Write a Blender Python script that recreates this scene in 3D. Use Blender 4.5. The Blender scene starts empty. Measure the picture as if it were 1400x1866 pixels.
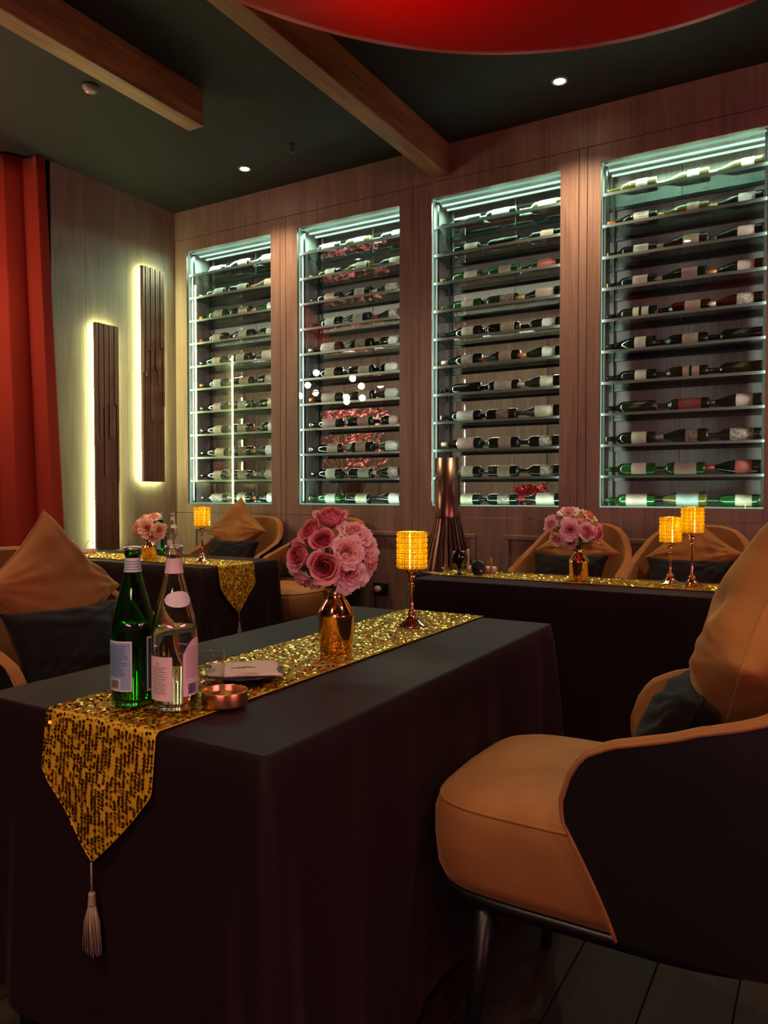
import bpy, math, random
from mathutils import Vector, Matrix
PI = math.pi
R = math.radians
rnd = random.Random(7)
S = bpy.context.scene
COL = S.collection

# ------------------------------------------------------------------ camera
cam_d = bpy.data.cameras.new('camera')
cam = bpy.data.objects.new('camera', cam_d)
COL.objects.link(cam)
S.camera = cam
cam_d.sensor_fit = 'HORIZONTAL'
cam_d.sensor_width = 36.0
cam_d.lens = 1390.0 / 1400.0 * 36.0
cam_d.clip_start = 0.02
cam.location = (0, 0, 1.15)
cam.rotation_euler = (PI / 2 - math.atan(36 / 1390.0), 0, math.atan(815 / 1390.0))
S.render.resolution_x = 1400
S.render.resolution_y = 1866
# ------------------------------------------------------------------ world, exposure
w = bpy.data.worlds.new('world')
S.world = w
w.use_nodes = True
w.node_tree.nodes['Background'].inputs[0].default_value = (0.9, 0.6, 0.5, 1)
w.node_tree.nodes['Background'].inputs[1].default_value = 0.01
S.view_settings.view_transform = 'Standard'
S.view_settings.look = 'None'
S.view_settings.gamma = 1.0
S.view_settings.use_curve_mapping = False
S.view_settings.exposure = 0.7
S.cycles.max_bounces = 14
S.cycles.transparent_max_bounces = 40
S.cycles.transmission_bounces = 12
S.cycles.glossy_bounces = 5
S.cycles.diffuse_bounces = 4
S.cycles.caustics_reflective = False
S.cycles.sample_clamp_indirect = 4.0


# ------------------------------------------------------------------ lights of the room
def lamp(kind, loc, power, color, rot=(0, 0, 0), size=None, angle=None, blend=0.6, radius=0.03, sy=None):
    d = bpy.data.lights.new('lamp_light', kind)
    d.energy = power
    d.color = color
    if kind == 'AREA':
        d.shape = 'RECTANGLE'
        d.size = size
        d.size_y = sy or size
    else:
        d.shadow_soft_size = radius
    if kind == 'SPOT':
        d.spot_size = angle
        d.spot_blend = blend
    o = bpy.data.objects.new('lamp_light', d)
    COL.objects.link(o)
    o.location = loc
    o.rotation_euler = rot
    return o


WARM = (1.0, 0.70, 0.42)
MINT = (0.58, 1.0, 0.78)
CEIL = 3.42
SPOTS = [(-3.577, 4.17, 60), (-1.322, 4.17, 62), (0.93, 4.17, 60),
         (-3.3, 1.75, 90), (-1.15, 1.75, 40), (1.1, 1.75, 70),
         (-3.3, -0.7, 90), (-1.15, -0.7, 80), (1.1, -0.7, 80), (-6.6, 1.4, 55)]

# ------------------------------------------------------------------ materials
MATS = {}


def new_mat(name):
    m = bpy.data.materials.new(name)
    m.use_nodes = True
    nt = m.node_tree
    for n in list(nt.nodes):
        nt.nodes.remove(n)
    out = nt.nodes.new('ShaderNodeOutputMaterial')
    MATS[name] = m
    return m, nt, out


def inp(node, name, val):
    if name in node.inputs:
        node.inputs[name].default_value = val


def pbr(name, color, rough=0.5, metal=0.0, spec=0.5, coat=0.0, sheen=0.0, sheen_col=None, trans=0.0, ior=1.5,
        emit=None, estr=0.0, var=None, vscale=(5, 5, 5), bump=0.0, bscale=60.0, rvar=0.0, sss=0.0, sheen_r=0.4):
    m, nt, out = new_mat(name)
    b = nt.nodes.new('ShaderNodeBsdfPrincipled')
    nt.links.new(b.outputs[0], out.inputs[0])
    c = (*color, 1)
    inp(b, 'Base Color', c)
    inp(b, 'Roughness', rough)
    inp(b, 'Metallic', metal)
    inp(b, 'Specular IOR Level', spec)
    inp(b, 'Coat Weight', coat)
    inp(b, 'Coat Roughness', 0.05)
    inp(b, 'Sheen Weight', sheen)
    inp(b, 'Sheen Roughness', sheen_r)
    if sheen_col:
        inp(b, 'Sheen Tint', (*sheen_col, 1))
    inp(b, 'Transmission Weight', trans)
    inp(b, 'IOR', ior)
    if sss:
        inp(b, 'Subsurface Weight', sss)
        inp(b, 'Subsurface Radius', (0.02, 0.01, 0.008))
    if emit:
        inp(b, 'Emission Color', (*emit, 1))
        inp(b, 'Emission Strength', estr)
    if var or bump or rvar:
        tc = nt.nodes.new('ShaderNodeTexCoord')
        mp = nt.nodes.new('ShaderNodeMapping')
        mp.inputs['Scale'].default_value = vscale
        nt.links.new(tc.outputs['Object'], mp.inputs[0])
        nz = nt.nodes.new('ShaderNodeTexNoise')
        nz.inputs['Scale'].default_value = 1.0
        nz.inputs['Detail'].default_value = 5.0
        nt.links.new(mp.outputs[0], nz.inputs['Vector'])
        if var:
            rp = nt.nodes.new('ShaderNodeValToRGB')
            rp.color_ramp.elements[0].position = 0.32
            rp.color_ramp.elements[0].color = c
            rp.color_ramp.elements[1].position = 0.68
            rp.color_ramp.elements[1].color = (*var, 1)
            nt.links.new(nz.outputs[0], rp.inputs[0])
            nt.links.new(rp.outputs[0], b.inputs['Base Color'])
        if rvar:
            mr = nt.nodes.new('ShaderNodeMapRange')
            mr.inputs['To Min'].default_value = max(0, rough - rvar)
            mr.inputs['To Max'].default_value = rough + rvar
            nt.links.new(nz.outputs[0], mr.inputs[0])
            nt.links.new(mr.outputs[0], b.inputs['Roughness'])
        if bump:
            n2 = nt.nodes.new('ShaderNodeTexNoise')
            n2.inputs['Scale'].default_value = bscale
            n2.inputs['Detail'].default_value = 4.0
            nt.links.new(tc.outputs['Object'], n2.inputs['Vector'])
            bp = nt.nodes.new('ShaderNodeBump')
            bp.inputs['Strength'].default_value = bump
            bp.inputs['Distance'].default_value = 0.004
            nt.links.new(n2.outputs[0], bp.inputs['Height'])
            nt.links.new(bp.outputs[0], b.inputs['Normal'])
    return m


def wood(name, c1, c2, c3, scale, rough=0.5, bump=0.25, fine=(60, 60, 2), rnd_obj=0.0):
    m, nt, out = new_mat(name)
    b = nt.nodes.new('ShaderNodeBsdfPrincipled')
    nt.links.new(b.outputs[0], out.inputs[0])
    inp(b, 'Roughness', rough)
    inp(b, 'Specular IOR Level', 0.12 if name == 'floor_wood' else 0.4)
    tc = nt.nodes.new('ShaderNodeTexCoord')
    mp = nt.nodes.new('ShaderNodeMapping')
    mp.inputs['Scale'].default_value = scale
    nt.links.new(tc.outputs['Object'], mp.inputs[0])
    nz = nt.nodes.new('ShaderNodeTexNoise')
    nz.inputs['Scale'].default_value = 1.0
    nz.inputs['Detail'].default_value = 6.0
    nz.inputs['Distortion'].default_value = 1.2
    nt.links.new(mp.outputs[0], nz.inputs['Vector'])
    mp2 = nt.nodes.new('ShaderNodeMapping')
    mp2.inputs['Scale'].default_value = fine
    nt.links.new(tc.outputs['Object'], mp2.inputs[0])
    n2 = nt.nodes.new('ShaderNodeTexNoise')
    n2.inputs['Scale'].default_value = 1.0
    n2.inputs['Detail'].default_value = 3.0
    nt.links.new(mp2.outputs[0], n2.inputs['Vector'])
    ad = nt.nodes.new('ShaderNodeMix')
    ad.data_type = 'FLOAT'
    ad.inputs[0].default_value = 0.45
    nt.links.new(nz.outputs[0], ad.inputs[2])
    nt.links.new(n2.outputs[0], ad.inputs[3])
    rp = nt.nodes.new('ShaderNodeValToRGB')
    e = rp.color_ramp.elements
    e[0].position = 0.33
    e[0].color = (*c1, 1)
    e[1].position = 0.68
    e[1].color = (*c3, 1)
    k = e.new(0.5)
    k.color = (*c2, 1)
    nt.links.new(ad.outputs[0], rp.inputs[0])
    nt.links.new(rp.outputs[0], b.inputs['Base Color'])
    bp = nt.nodes.new('ShaderNodeBump')
    bp.inputs['Strength'].default_value = bump
    bp.inputs['Distance'].default_value = 0.003
    nt.links.new(n2.outputs[0], bp.inputs['Height'])
    nt.links.new(bp.outputs[0], b.inputs['Normal'])
    return m


def emis(name, color, strength):
    m, nt, out = new_mat(name)
    e = nt.nodes.new('ShaderNodeEmission')
    e.inputs[0].default_value = (*color, 1)
    e.inputs[1].default_value = strength
    nt.links.new(e.outputs[0], out.inputs[0])
    return m


def pane(name, tint, f0, rough=0.0):
    """thin glass: clear with a Schlick reflection on each face"""
    m, nt, out = new_mat(name)
    g = nt.nodes.new('ShaderNodeNewGeometry')
    d = nt.nodes.new('ShaderNodeVectorMath')
    d.operation = 'DOT_PRODUCT'
    nt.links.new(g.outputs['Normal'], d.inputs[0])
    nt.links.new(g.outputs['Incoming'], d.inputs[1])

    def mt(op, a, b=None):
        n = nt.nodes.new('ShaderNodeMath')
        n.operation = op
        for i, v in enumerate((a, b)):
            if v is None:
                continue
            if isinstance(v, (int, float)):
                n.inputs[i].default_value = v
            else:
                nt.links.new(v, n.inputs[i])
        return n.outputs[0]
    c = mt('ABSOLUTE', d.outputs['Value'])
    p = mt('POWER', mt('SUBTRACT', 1.0, c), 5.0)
    fr = mt('ADD', mt('MULTIPLY', p, 1.0 - f0), f0)
    t = nt.nodes.new('ShaderNodeBsdfTransparent')
    t.inputs[0].default_value = (*tint, 1)
    gl = nt.nodes.new('ShaderNodeBsdfGlossy')
    gl.inputs['Roughness'].default_value = rough
    mx = nt.nodes.new('ShaderNodeMixShader')
    nt.links.new(fr, mx.inputs[0])
    nt.links.new(t.outputs[0], mx.inputs[1])
    nt.links.new(gl.outputs[0], mx.inputs[2])
    nt.links.new(mx.outputs[0], out.inputs[0])
    return m


wood('panel_wood', (0.190, 0.118, 0.088), (0.270, 0.170, 0.128), (0.365, 0.235, 0.178), (9, 9, 0.9), 0.48, 0.3, (110, 110, 3))
wood('left_wood', (0.17, 0.125, 0.09), (0.23, 0.17, 0.125), (0.30, 0.225, 0.165), (7, 7, 0.8), 0.55, 0.3, (90, 90, 3))
wood('back_wood', (0.16, 0.145, 0.13), (0.24, 0.22, 0.20), (0.33, 0.31, 0.28), (14, 14, 1.2), 0.5, 0.3, (120, 120, 4))
wood('beam_wood', (0.17, 0.075, 0.030), (0.31, 0.155, 0.066), (0.46, 0.245, 0.11), (11, 1.1, 11), 0.45, 0.4, (90, 4, 90))
wood('floor_wood', (0.014, 0.006, 0.004), (0.022, 0.010, 0.006), (0.032, 0.015, 0.009), (10, 1.0, 10), 0.6, 0.2, (90, 4, 90))
pbr('ceiling_paint', (0.015, 0.0115, 0.009), 0.75, bump=0.1, bscale=120)
pbr('dark_paint', (0.05, 0.04, 0.035), 0.8)
pbr('groove_dark', (0.012, 0.008, 0.007), 0.8)
pbr('velvet', (0.26, 0.100, 0.028), 0.75, spec=0.2, sheen=0.4, sheen_col=(1.0, 0.6, 0.3), var=(0.39, 0.17, 0.055), vscale=(4, 4, 4), bump=0.25, bscale=350, sheen_r=0.35)
pbr('pillow_velvet', (0.28, 0.115, 0.028), 0.75, spec=0.2, sheen=0.45, sheen_col=(1.0, 0.62, 0.25), var=(0.38, 0.17, 0.045), vscale=(6, 6, 6), bump=0.2, bscale=300, sheen_r=0.35)
pbr('black_velvet', (0.008, 0.006, 0.007), 0.8, spec=0.2, sheen=0.10, sheen_col=(0.6, 0.4, 0.45), bump=0.2, bscale=300)
pbr('black_leather', (0.008, 0.0065, 0.006), 0.5, spec=0.3, bump=0.25, bscale=400)
pbr('black_metal', (0.010, 0.009, 0.009), 0.35, metal=0.3)
pbr('dark_metal', (0.035, 0.040, 0.038), 0.3, metal=0.8)
pbr('rail_alu', (0.30, 0.36, 0.33), 0.35, metal=0.6)
pbr('cloth_black', (0.0125, 0.0060, 0.0058), 0.6, spec=0.10, sheen=0.06, sheen_col=(0.9, 0.35, 0.6), bump=0.15, bscale=500)  # purple sheen tint puts the pink light on the folds into the colour
pbr('curtain_red', (0.23, 0.020, 0.010), 0.85, spec=0.1, sheen=0.15, sheen_col=(1, 0.35, 0.2), bump=0.15, bscale=300)
pbr('gold_mirror', (0.93, 0.60, 0.22), 0.08, metal=1.0)
pbr('rose_gold', (0.90, 0.52, 0.30), 0.12, metal=1.0)
pbr('brass', (0.72, 0.45, 0.16), 0.25, metal=1.0)
pbr('copper_tube', (0.24, 0.125, 0.09), 0.28, metal=1.0)
pbr('runner_cloth', (0.74, 0.44, 0.02), 0.5, metal=0.2, bump=0.3, bscale=900)
pbr('tassel_silk', (0.34, 0.25, 0.16), 0.5, sheen=0.4)
pbr('leaf_green', (0.03, 0.075, 0.022), 0.45, var=(0.05, 0.12, 0.03), vscale=(30, 30, 30))
pbr('stem_green', (0.05, 0.10, 0.03), 0.5)
def petal_mat(name, heart, mid, edge, size):  # deeper heart colour of roses, also darkened there to stand in for shading
    m, nt, out = new_mat(name)
    b = nt.nodes.new('ShaderNodeBsdfPrincipled')
    tr = nt.nodes.new('ShaderNodeBsdfTranslucent')
    mx = nt.nodes.new('ShaderNodeMixShader')
    mx.inputs[0].default_value = 0.22
    nt.links.new(b.outputs[0], mx.inputs[1])
    nt.links.new(tr.outputs[0], mx.inputs[2])
    nt.links.new(mx.outputs[0], out.inputs[0])
    tc = nt.nodes.new('ShaderNodeTexCoord')
    mp = nt.nodes.new('ShaderNodeMapping')
    mp.inputs['Scale'].default_value = (1 / size, 1 / size, 0)
    nt.links.new(tc.outputs['Object'], mp.inputs[0])
    ln = nt.nodes.new('ShaderNodeVectorMath')
    ln.operation = 'LENGTH'
    nt.links.new(mp.outputs[0], ln.inputs[0])
    rp = nt.nodes.new('ShaderNodeValToRGB')
    e = rp.color_ramp.elements
    e[0].position = 0.12
    e[0].color = (*heart, 1)
    e[1].position = 0.95
    e[1].color = (*edge, 1)
    e.new(0.5).color = (*mid, 1)
    nt.links.new(ln.outputs['Value'], rp.inputs[0])
    nt.links.new(rp.outputs[0], b.inputs['Base Color'])
    nt.links.new(rp.outputs[0], tr.inputs[0])
    inp(b, 'Roughness', 0.55)
    inp(b, 'Specular IOR Level', 0.25)


petal_mat('rose_deep', (0.50, 0.06, 0.08), (0.80, 0.21, 0.25), (0.94, 0.40, 0.42), 0.040)
petal_mat('rose_heart', (0.55, 0.08, 0.09), (0.70, 0.15, 0.17), (0.8, 0.25, 0.28), 0.040)
petal_mat('rose_pale', (0.86, 0.36, 0.34), (0.95, 0.52, 0.52), (0.98, 0.66, 0.64), 0.040)
petal_mat('rose_peach', (0.78, 0.32, 0.16), (0.92, 0.50, 0.32), (0.96, 0.62, 0.44), 0.040)
pbr('rose_red', (0.75, 0.02, 0.05), 0.5)
pbr('blossom_pink', (0.90, 0.18, 0.22), 0.5, var=(0.95, 0.42, 0.42), vscale=(14, 14, 14))
pbr('wine_dark', (0.006, 0.008, 0.005), 0.06, coat=1.0)
pbr('wine_green', (0.012, 0.07, 0.010), 0.06, coat=1.0)
pbr('wine_olive', (0.11, 0.09, 0.014), 0.06, coat=1.0)
pbr('wine_blue', (0.006, 0.01, 0.05), 0.06, coat=1.0)
for n_, c_ in dict(white=(0.72, 0.68, 0.60), cream=(0.66, 0.52, 0.38), pink=(0.66, 0.42, 0.36), red=(0.45, 0.07, 0.05),
                   grey=(0.42, 0.44, 0.42)).items():
    pbr('label_' + n_, c_, 0.6, var=tuple(x * 0.86 for x in c_), vscale=(40, 120, 120))
pbr('label_art', (0.60, 0.45, 0.34), 0.6, var=(0.12, 0.08, 0.10), vscale=(70, 70, 70))
pbr('label_gold', (0.7, 0.5, 0.2), 0.35, metal=0.8)
pbr('label_ink', (0.05, 0.035, 0.03), 0.6)
for n_, c_ in dict(orange=(0.70, 0.20, 0.06), black=(0.015, 0.012, 0.012), gold=(0.62, 0.40, 0.10), cream=(0.62, 0.50, 0.36),
                   red=(0.38, 0.03, 0.03)).items():
    pbr('foil_' + n_, c_, 0.35, metal=0.3)
pbr('water_label_blue', (0.22, 0.36, 0.52), 0.5, var=(0.30, 0.44, 0.58), vscale=(200, 200, 400))
pbr('water_label_white', (0.72, 0.70, 0.66), 0.5)
pbr('water_label_pink', (0.78, 0.58, 0.56), 0.5)
pbr('cap_metal', (0.45, 0.38, 0.36), 0.3, metal=0.8)
pbr('print_blue', (0.08, 0.14, 0.26), 0.6)
pbr('print_grey', (0.30, 0.24, 0.26), 0.6)
pbr('print_orange', (0.85, 0.35, 0.05), 0.5)
pbr('print_navy', (0.06, 0.06, 0.22), 0.5)
pbr('green_glass', (0.04, 0.46, 0.10), 0.0, trans=1.0, ior=1.5)
pbr('clear_glass', (0.96, 0.99, 0.96), 0.0, trans=1.0, ior=1.5)
pbr('water', (0.97, 1.0, 0.98), 0.0, trans=1.0, ior=1.33)
pbr('black_glass', (0.006, 0.005, 0.006), 0.04, coat=1.0)
pbr('napkin', (0.74, 0.56, 0.52), 0.8)
pbr('plate_dark', (0.03, 0.03, 0.035), 0.2, coat=0.6)
pbr('white_plastic', (0.75, 0.68, 0.6), 0.4)
pbr('black_plastic', (0.012, 0.012, 0.012), 0.4)
pbr('amber', (0.55, 0.16, 0.03), 0.2)
pbr('oak_stick', (0.35, 0.16, 0.06), 0.5)
pbr('downlight_white', (0.28, 0.25, 0.22), 0.4)
pbr('slat_bronze', (0.17, 0.085, 0.055), 0.36, metal=0.55, var=(0.26, 0.14, 0.09), vscale=(30, 30, 1.5))
pbr('screen_grey', (0.6, 0.6, 0.55), 0.5)
emis('led_mint', (0.66, 1.0, 0.80), 0.75)
emis('led_mint_soft', (0.42, 0.80, 0.62), 0.42)
emis('led_lime', (0.86, 1.0, 0.42), 26.0)
emis('led_white', (1.0, 0.93, 0.80), 5.0)
emis('spot_lens', (1.0, 0.82, 0.55), 30.0)
emis('led_red', (1.0, 0.03, 0.05), 3.0)
emis('candle_bulb', (1.0, 0.80, 0.25), 14.0)
emis('fill_pink', (1.0, 0.16, 0.45), 6.0)
emis('globe_light', (1.0, 0.74, 0.50), 100.0)
pane('tumbler_glass', (0.97, 0.98, 0.96), 0.07)
pane('cabinet_glass', (0.97, 1.0, 0.985), 0.05)
pane('shelf_glass', (0.50, 0.56, 0.53), 0.07)


def sheer(name, col, transl, rough=0.6, spec=0.1):
    m, nt, out = new_mat(name)
    d = nt.nodes.new('ShaderNodeBsdfPrincipled')
    inp(d, 'Base Color', (*col, 1))
    inp(d, 'Roughness', rough)
    inp(d, 'Specular IOR Level', spec)
    t = nt.nodes.new('ShaderNodeBsdfTranslucent')
    t.inputs[0].default_value = (*col, 1)
    mx = nt.nodes.new('ShaderNodeMixShader')
    mx.inputs[0].default_value = transl
    nt.links.new(d.outputs[0], mx.inputs[1])
    nt.links.new(t.outputs[0], mx.inputs[2])
    nt.links.new(mx.outputs[0], out.inputs[0])
    return m


sheer('drape_red', (0.86, 0.004, 0.006), 0.5, 0.45, 0.25)
sheer('crystal_yellow', (0.97, 0.80, 0.07), 0.6, 0.08, 1.0)


def sequin_mat():
    m, nt, out = new_mat('sequin_gold')
    b = nt.nodes.new('ShaderNodeBsdfPrincipled')
    nt.links.new(b.outputs[0], out.inputs[0])
    g = nt.nodes.new('ShaderNodeNewGeometry')
    rp = nt.nodes.new('ShaderNodeValToRGB')
    e = rp.color_ramp.elements
    e[0].color = (0.62, 0.25, 0.02, 1)
    e[1].color = (1.0, 0.57, 0.05, 1)
    nt.links.new(g.outputs['Random Per Island'], rp.inputs[0])
    nt.links.new(rp.outputs[0], b.inputs['Base Color'])
    inp(b, 'Metallic', 1.0)
    inp(b, 'Roughness', 0.2)


sequin_mat()


# ------------------------------------------------------------------ mesh builder
class MB:
    def __init__(s):
        s.v, s.f, s.sm = [], [], []

    def add(s, vs, fs, smooth=True, M=None):
        o = len(s.v)
        s.v += [tuple(M @ Vector(p)) for p in vs] if M else [tuple(p) for p in vs]
        s.f += [tuple(i + o for i in f) for f in fs]
        s.sm += [smooth] * len(fs)
        return s

    def box(s, x0, x1, y0, y1, z0, z1, M=None):
        return s.add([(x0, y0, z0), (x1, y0, z0), (x1, y1, z0), (x0, y1, z0), (x0, y0, z1), (x1, y0, z1), (x1, y1, z1), (x0, y1, z1)],
                     [(0, 3, 2, 1), (4, 5, 6, 7), (0, 1, 5, 4), (1, 2, 6, 5), (2, 3, 7, 6), (3, 0, 4, 7)], False, M)

    def grid(s, fn, nu, nv, M=None, smooth=True, closeu=False):
        vs = [fn(i / nu, j / nv) for j in range(nv + 1) for i in range(nu if closeu else nu + 1)]
        n = nu if closeu else nu + 1
        fs = []
        for j in range(nv):
            for i in range(nu):
                a, b = j * n + i, j * n + (i + 1) % n
                fs.append((a, b, b + n, a + n))
        return s.add(vs, fs, smooth, M)

    def lathe(s, prof, seg=24, M=None, cap=True):
        vs, fs = [], []
        for r, z in prof:
            for k in range(seg):
                a = 2 * PI * k / seg
                vs.append((r * math.cos(a), r * math.sin(a), z))
        for j in range(len(prof) - 1):
            for k in range(seg):
                a, b = j * seg + k, j * seg + (k + 1) % seg
                fs.append((a, b, b + seg, a + seg))
        if cap:
            if prof[0][0] > 1e-5:
                fs.append(tuple(range(seg - 1, -1, -1)))
            if prof[-1][0] > 1e-5:
                fs.append(tuple(range((len(prof) - 1) * seg, len(prof) * seg)))
        return s.add(vs, fs, True, M)

    def tube(s, pts, rad, seg=8, M=None):
        pts = [Vector(p) for p in pts]
        n = len(pts)
        rads = rad if isinstance(rad, (list, tuple)) else [rad] * n
        vs, fs = [], []
        t0 = (pts[1] - pts[0]).normalized()
        ref = Vector((0, 0, 1)) if abs(t0.z) < 0.9 else Vector((1, 0, 0))
        nrm = t0.cross(ref).normalized()
        for i, p in enumerate(pts):
            t = (pts[min(i + 1, n - 1)] - pts[max(i - 1, 0)]).normalized()
            nrm = (nrm - t * nrm.dot(t)).normalized()
            bn = t.cross(nrm)
            for k in range(seg):
                a = 2 * PI * k / seg
                vs.append(p + (nrm * math.cos(a) + bn * math.sin(a)) * rads[i])
        for j in range(n - 1):
            for k in range(seg):
                a, b = j * seg + k, j * seg + (k + 1) % seg
                fs.append((a, b, b + seg, a + seg))
        fs.append(tuple(range(seg - 1, -1, -1)))
        fs.append(tuple(range((n - 1) * seg, n * seg)))
        return s.add(vs, fs, True, M)

    def obj(s, name, mat, parent=None, bevel=0, subsurf=0, solid=0, smooth_angle=None):
        me = bpy.data.meshes.new(name)
        me.from_pydata(s.v, [], s.f)
        me.update()
        me.polygons.foreach_set('use_smooth', s.sm)
        me.materials.append(MATS[mat])
        o = bpy.data.objects.new(name, me)
        COL.objects.link(o)
        if parent:
            o.parent = parent
        if solid:
            m = o.modifiers.new('t', 'SOLIDIFY')
            m.thickness = solid
            m.offset = 0
        if bevel:
            m = o.modifiers.new('b', 'BEVEL')
            m.width = bevel
            m.segments = 2
            m.limit_method = 'ANGLE'
        if subsurf:
            m = o.modifiers.new('s', 'SUBSURF')
            m.levels = m.render_levels = subsurf
        return o


def tag(o, label, cat, group=None, kind=None):
    o['label'] = label
    o['category'] = cat
    if group:
        o['group'] = group
    if kind:
        o['kind'] = kind
    return o


def thing(name, label, cat, loc=(0, 0, 0), rz=0, group=None, mat=None):
    o = bpy.data.objects.new(name, None)
    o.empty_display_size = 0.05
    COL.objects.link(o)
    if mat is not None:
        o.matrix_world = mat
    else:
        o.location = loc
        o.rotation_euler = (0, 0, rz)
    return tag(o, label, cat, group)


def struct(o, label=None, cat=None):
    o['kind'] = 'structure'
    if label:
        o['label'] = label
    if cat:
        o['category'] = cat
    return o


def copy_part(o, parent):
    c = o.copy()
    COL.objects.link(c)
    c.parent = parent
    return c


def dup(root, loc=None, rz=None, label=None, group=None, mat=None):
    r = root.copy()
    COL.objects.link(r)
    if mat is not None:
        r.matrix_world = mat
    else:
        r.location = loc
        r.rotation_euler = (0, 0, rz)
    if label:
        r['label'] = label
    if group:
        r['group'] = group
    for ch in list(root.children):
        c = copy_part(ch, r)
        for g in list(ch.children):
            copy_part(g, c)
    return r


def T(x, y, z):
    return Matrix.Translation((x, y, z))


def frame_to(direction, roll=0.0):
    """rotation whose local +Z points along direction"""
    d = Vector(direction).normalized()
    return d.to_track_quat('Z', 'Y').to_matrix().to_4x4() @ Matrix.Rotation(roll, 4, 'Z')


# ================================================================== SETTING
WY = 4.55      # face of the wine wall
LX = -4.646    # face of the left wall
# floor with planks
fl = MB().box(-9, 4.2, -4.2, 9.6, -0.16, -0.012).obj('floor', 'groove_dark')
struct(fl, 'dark brown plank floor under the tables', 'floor')
pl0 = MB().box(-0.0885, 0.0885, -1.148, 1.148, -0.012, 0.0).obj('plank', 'floor_wood', fl, bevel=0.0015)
k = 0
for ix in range(0, 36):
    for iy in range(0, 4):
        o = pl0 if k == 0 else copy_part(pl0, fl)
        o.location = (-5.3 + ix * 0.18, -1.4 + iy * 2.3 + (0.77 * (ix % 3)), 0)
        k += 1
        if o.location.y > 3.4:
            o.location.y = 3.4 - 0.001 * ix
            o.location.z = -0.0005 * (ix % 2) - 0.0006

struct(MB().box(-9, 4.2, -4.2, 9.6, CEIL, CEIL + 0.1).obj('ceiling', 'ceiling_paint'), 'dark green-black painted ceiling', 'ceiling')

# wine wall: fascia, pilasters, wainscot
OPEN = [(-4.517, -3.655), (-3.407, -2.546), (-2.303, -1.433), (-1.190, -0.312)]
SEAM = [(-3.566, -3.514), (-2.444, -2.398), (-1.32, -1.27), (-0.20, -0.155)]
Z0, Z1 = 0.985, 3.19      # door bottom and top
OZ0, OZ1 = 1.06, 3.09     # glazed opening
wb = MB().box(LX, 4.0, WY + 0.006, WY + 0.02, 0, Z0 - 0.002)
wb.box(LX, 4.0, WY + 0.006, WY + 0.02, Z1 + 0.002, CEIL)
wallb = wb.obj('wall_back', 'groove_dark')
struct(wallb, 'brown wood panelled wall carrying the wine cabinets', 'wall')
g = 0.0022
# fascia boards and wainscot boards of the wall
xs = [LX] + [x for s in SEAM for x in s] + [1.05, 2.2, 4.0]
MB().box(LX, 4.0, WY, WY + 0.006, Z1 + g, CEIL).obj('panel', 'panel_wood', wallb)
segs = []
a = LX
for s0, s1 in SEAM:
    segs.append((a, s0, 'w'))
    segs.append((s0, s1, 'n'))
    a = s1
segs += [(a, 1.05, 'w'), (1.05, 2.4, 'w'), (2.4, 4.0, 'w')]
for i, (x0, x1, t_) in enumerate(segs):
    MB().box(x0 + g, x1 - g, WY, WY + 0.006, 0.1, Z0 - g).obj('panel', 'panel_wood', wallb)
    if t_ == 'n' or i >= 8:
        MB().box(x0 + g, x1 - g, WY, WY + 0.02, Z0 + g, Z1 - g).obj('panel', 'panel_wood', wallb)
# raised picture mouldings on the wainscot
for x0, x1 in ((-4.45, -3.68), (-3.35, -1.98), (-1.78, -0.36), (-0.12, 1.3), (1.5, 3.6)):
    m = MB()
    for (a0, a1, b0, b1) in ((x0, x1, 0.85, 0.88), (x0, x1, 0.16, 0.19), (x0, x0 + 0.03, 0.19, 0.85), (x1 - 0.03, x1, 0.19, 0.85)):
        m.box(a0, a1, WY - 0.014, WY - 0.0005, b0, b1)
    m.obj('moulding', 'panel_wood', wallb, bevel=0.005)
struct(MB().box(LX, 4.0, WY - 0.012, WY, 0, 0.095).obj('baseboard_back', 'panel_wood', bevel=0.003), 'plain wood baseboard under the wine wall', 'baseboard')

# left wall, boards as panels
wl = MB().box(LX - 0.12, LX - 0.008, 3.40, 4.9, 0, CEIL).obj('wall_left', 'groove_dark')
struct(wl, 'grey brown wood wall carrying the two backlit panels', 'wall')
for y0, y1 in ((3.40, 3.68), (3.68, 4.05), (4.05, 4.43), (4.43, WY)):
    MB().box(LX - 0.008, LX, y0 + 0.001, y1 - 0.001, 0, CEIL).obj('panel', 'left_wood', wl)
# other enclosing walls
struct(MB().box(-9.0, LX - 0.125, 3.40, 3.52, 0, CEIL).obj('wall_recess', 'left_wood'), 'wood wall behind the red curtain', 'wall')
struct(MB().box(-9.1, -9.0, -4.2, 9.6, 0, CEIL).obj('wall_far_left', 'dark_paint'), 'dark wall at the far left of the room', 'wall')
struct(MB().box(4.0, 4.1, -4.2, 9.6, 0, CEIL).obj('wall_right', 'panel_wood'), 'brown wood wall at the right of the room', 'wall')
struct(MB().box(-9.0, 4.0, -4.3, -4.2, 0, CEIL).obj('wall_front', 'panel_wood'), 'brown wood wall opposite the wine cabinets', 'wall')
# room beyond the glass cabinets
struct(MB().box(-9.0, 4.0, 9.0, 9.1, 0, CEIL).obj('wall_far_room', 'panel_wood'), 'wood wall of the room seen through the cabinets', 'wall')
fw = bpy.data.objects['wall_far_room']
for i in range(9):
    MB().box(-8.9 + i * 1.2, -7.78 + i * 1.2, 8.97, 8.999, 0.2, 3.0).obj('panel', 'panel_wood', fw, bevel=0.006)
struct(MB().box(-9.0, 4.0, 8.93, 8.95, 3.1, 3.16).obj('trim_1', 'led_white'), 'lit light cove along the wall seen through the cabinets', 'trim')

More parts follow.
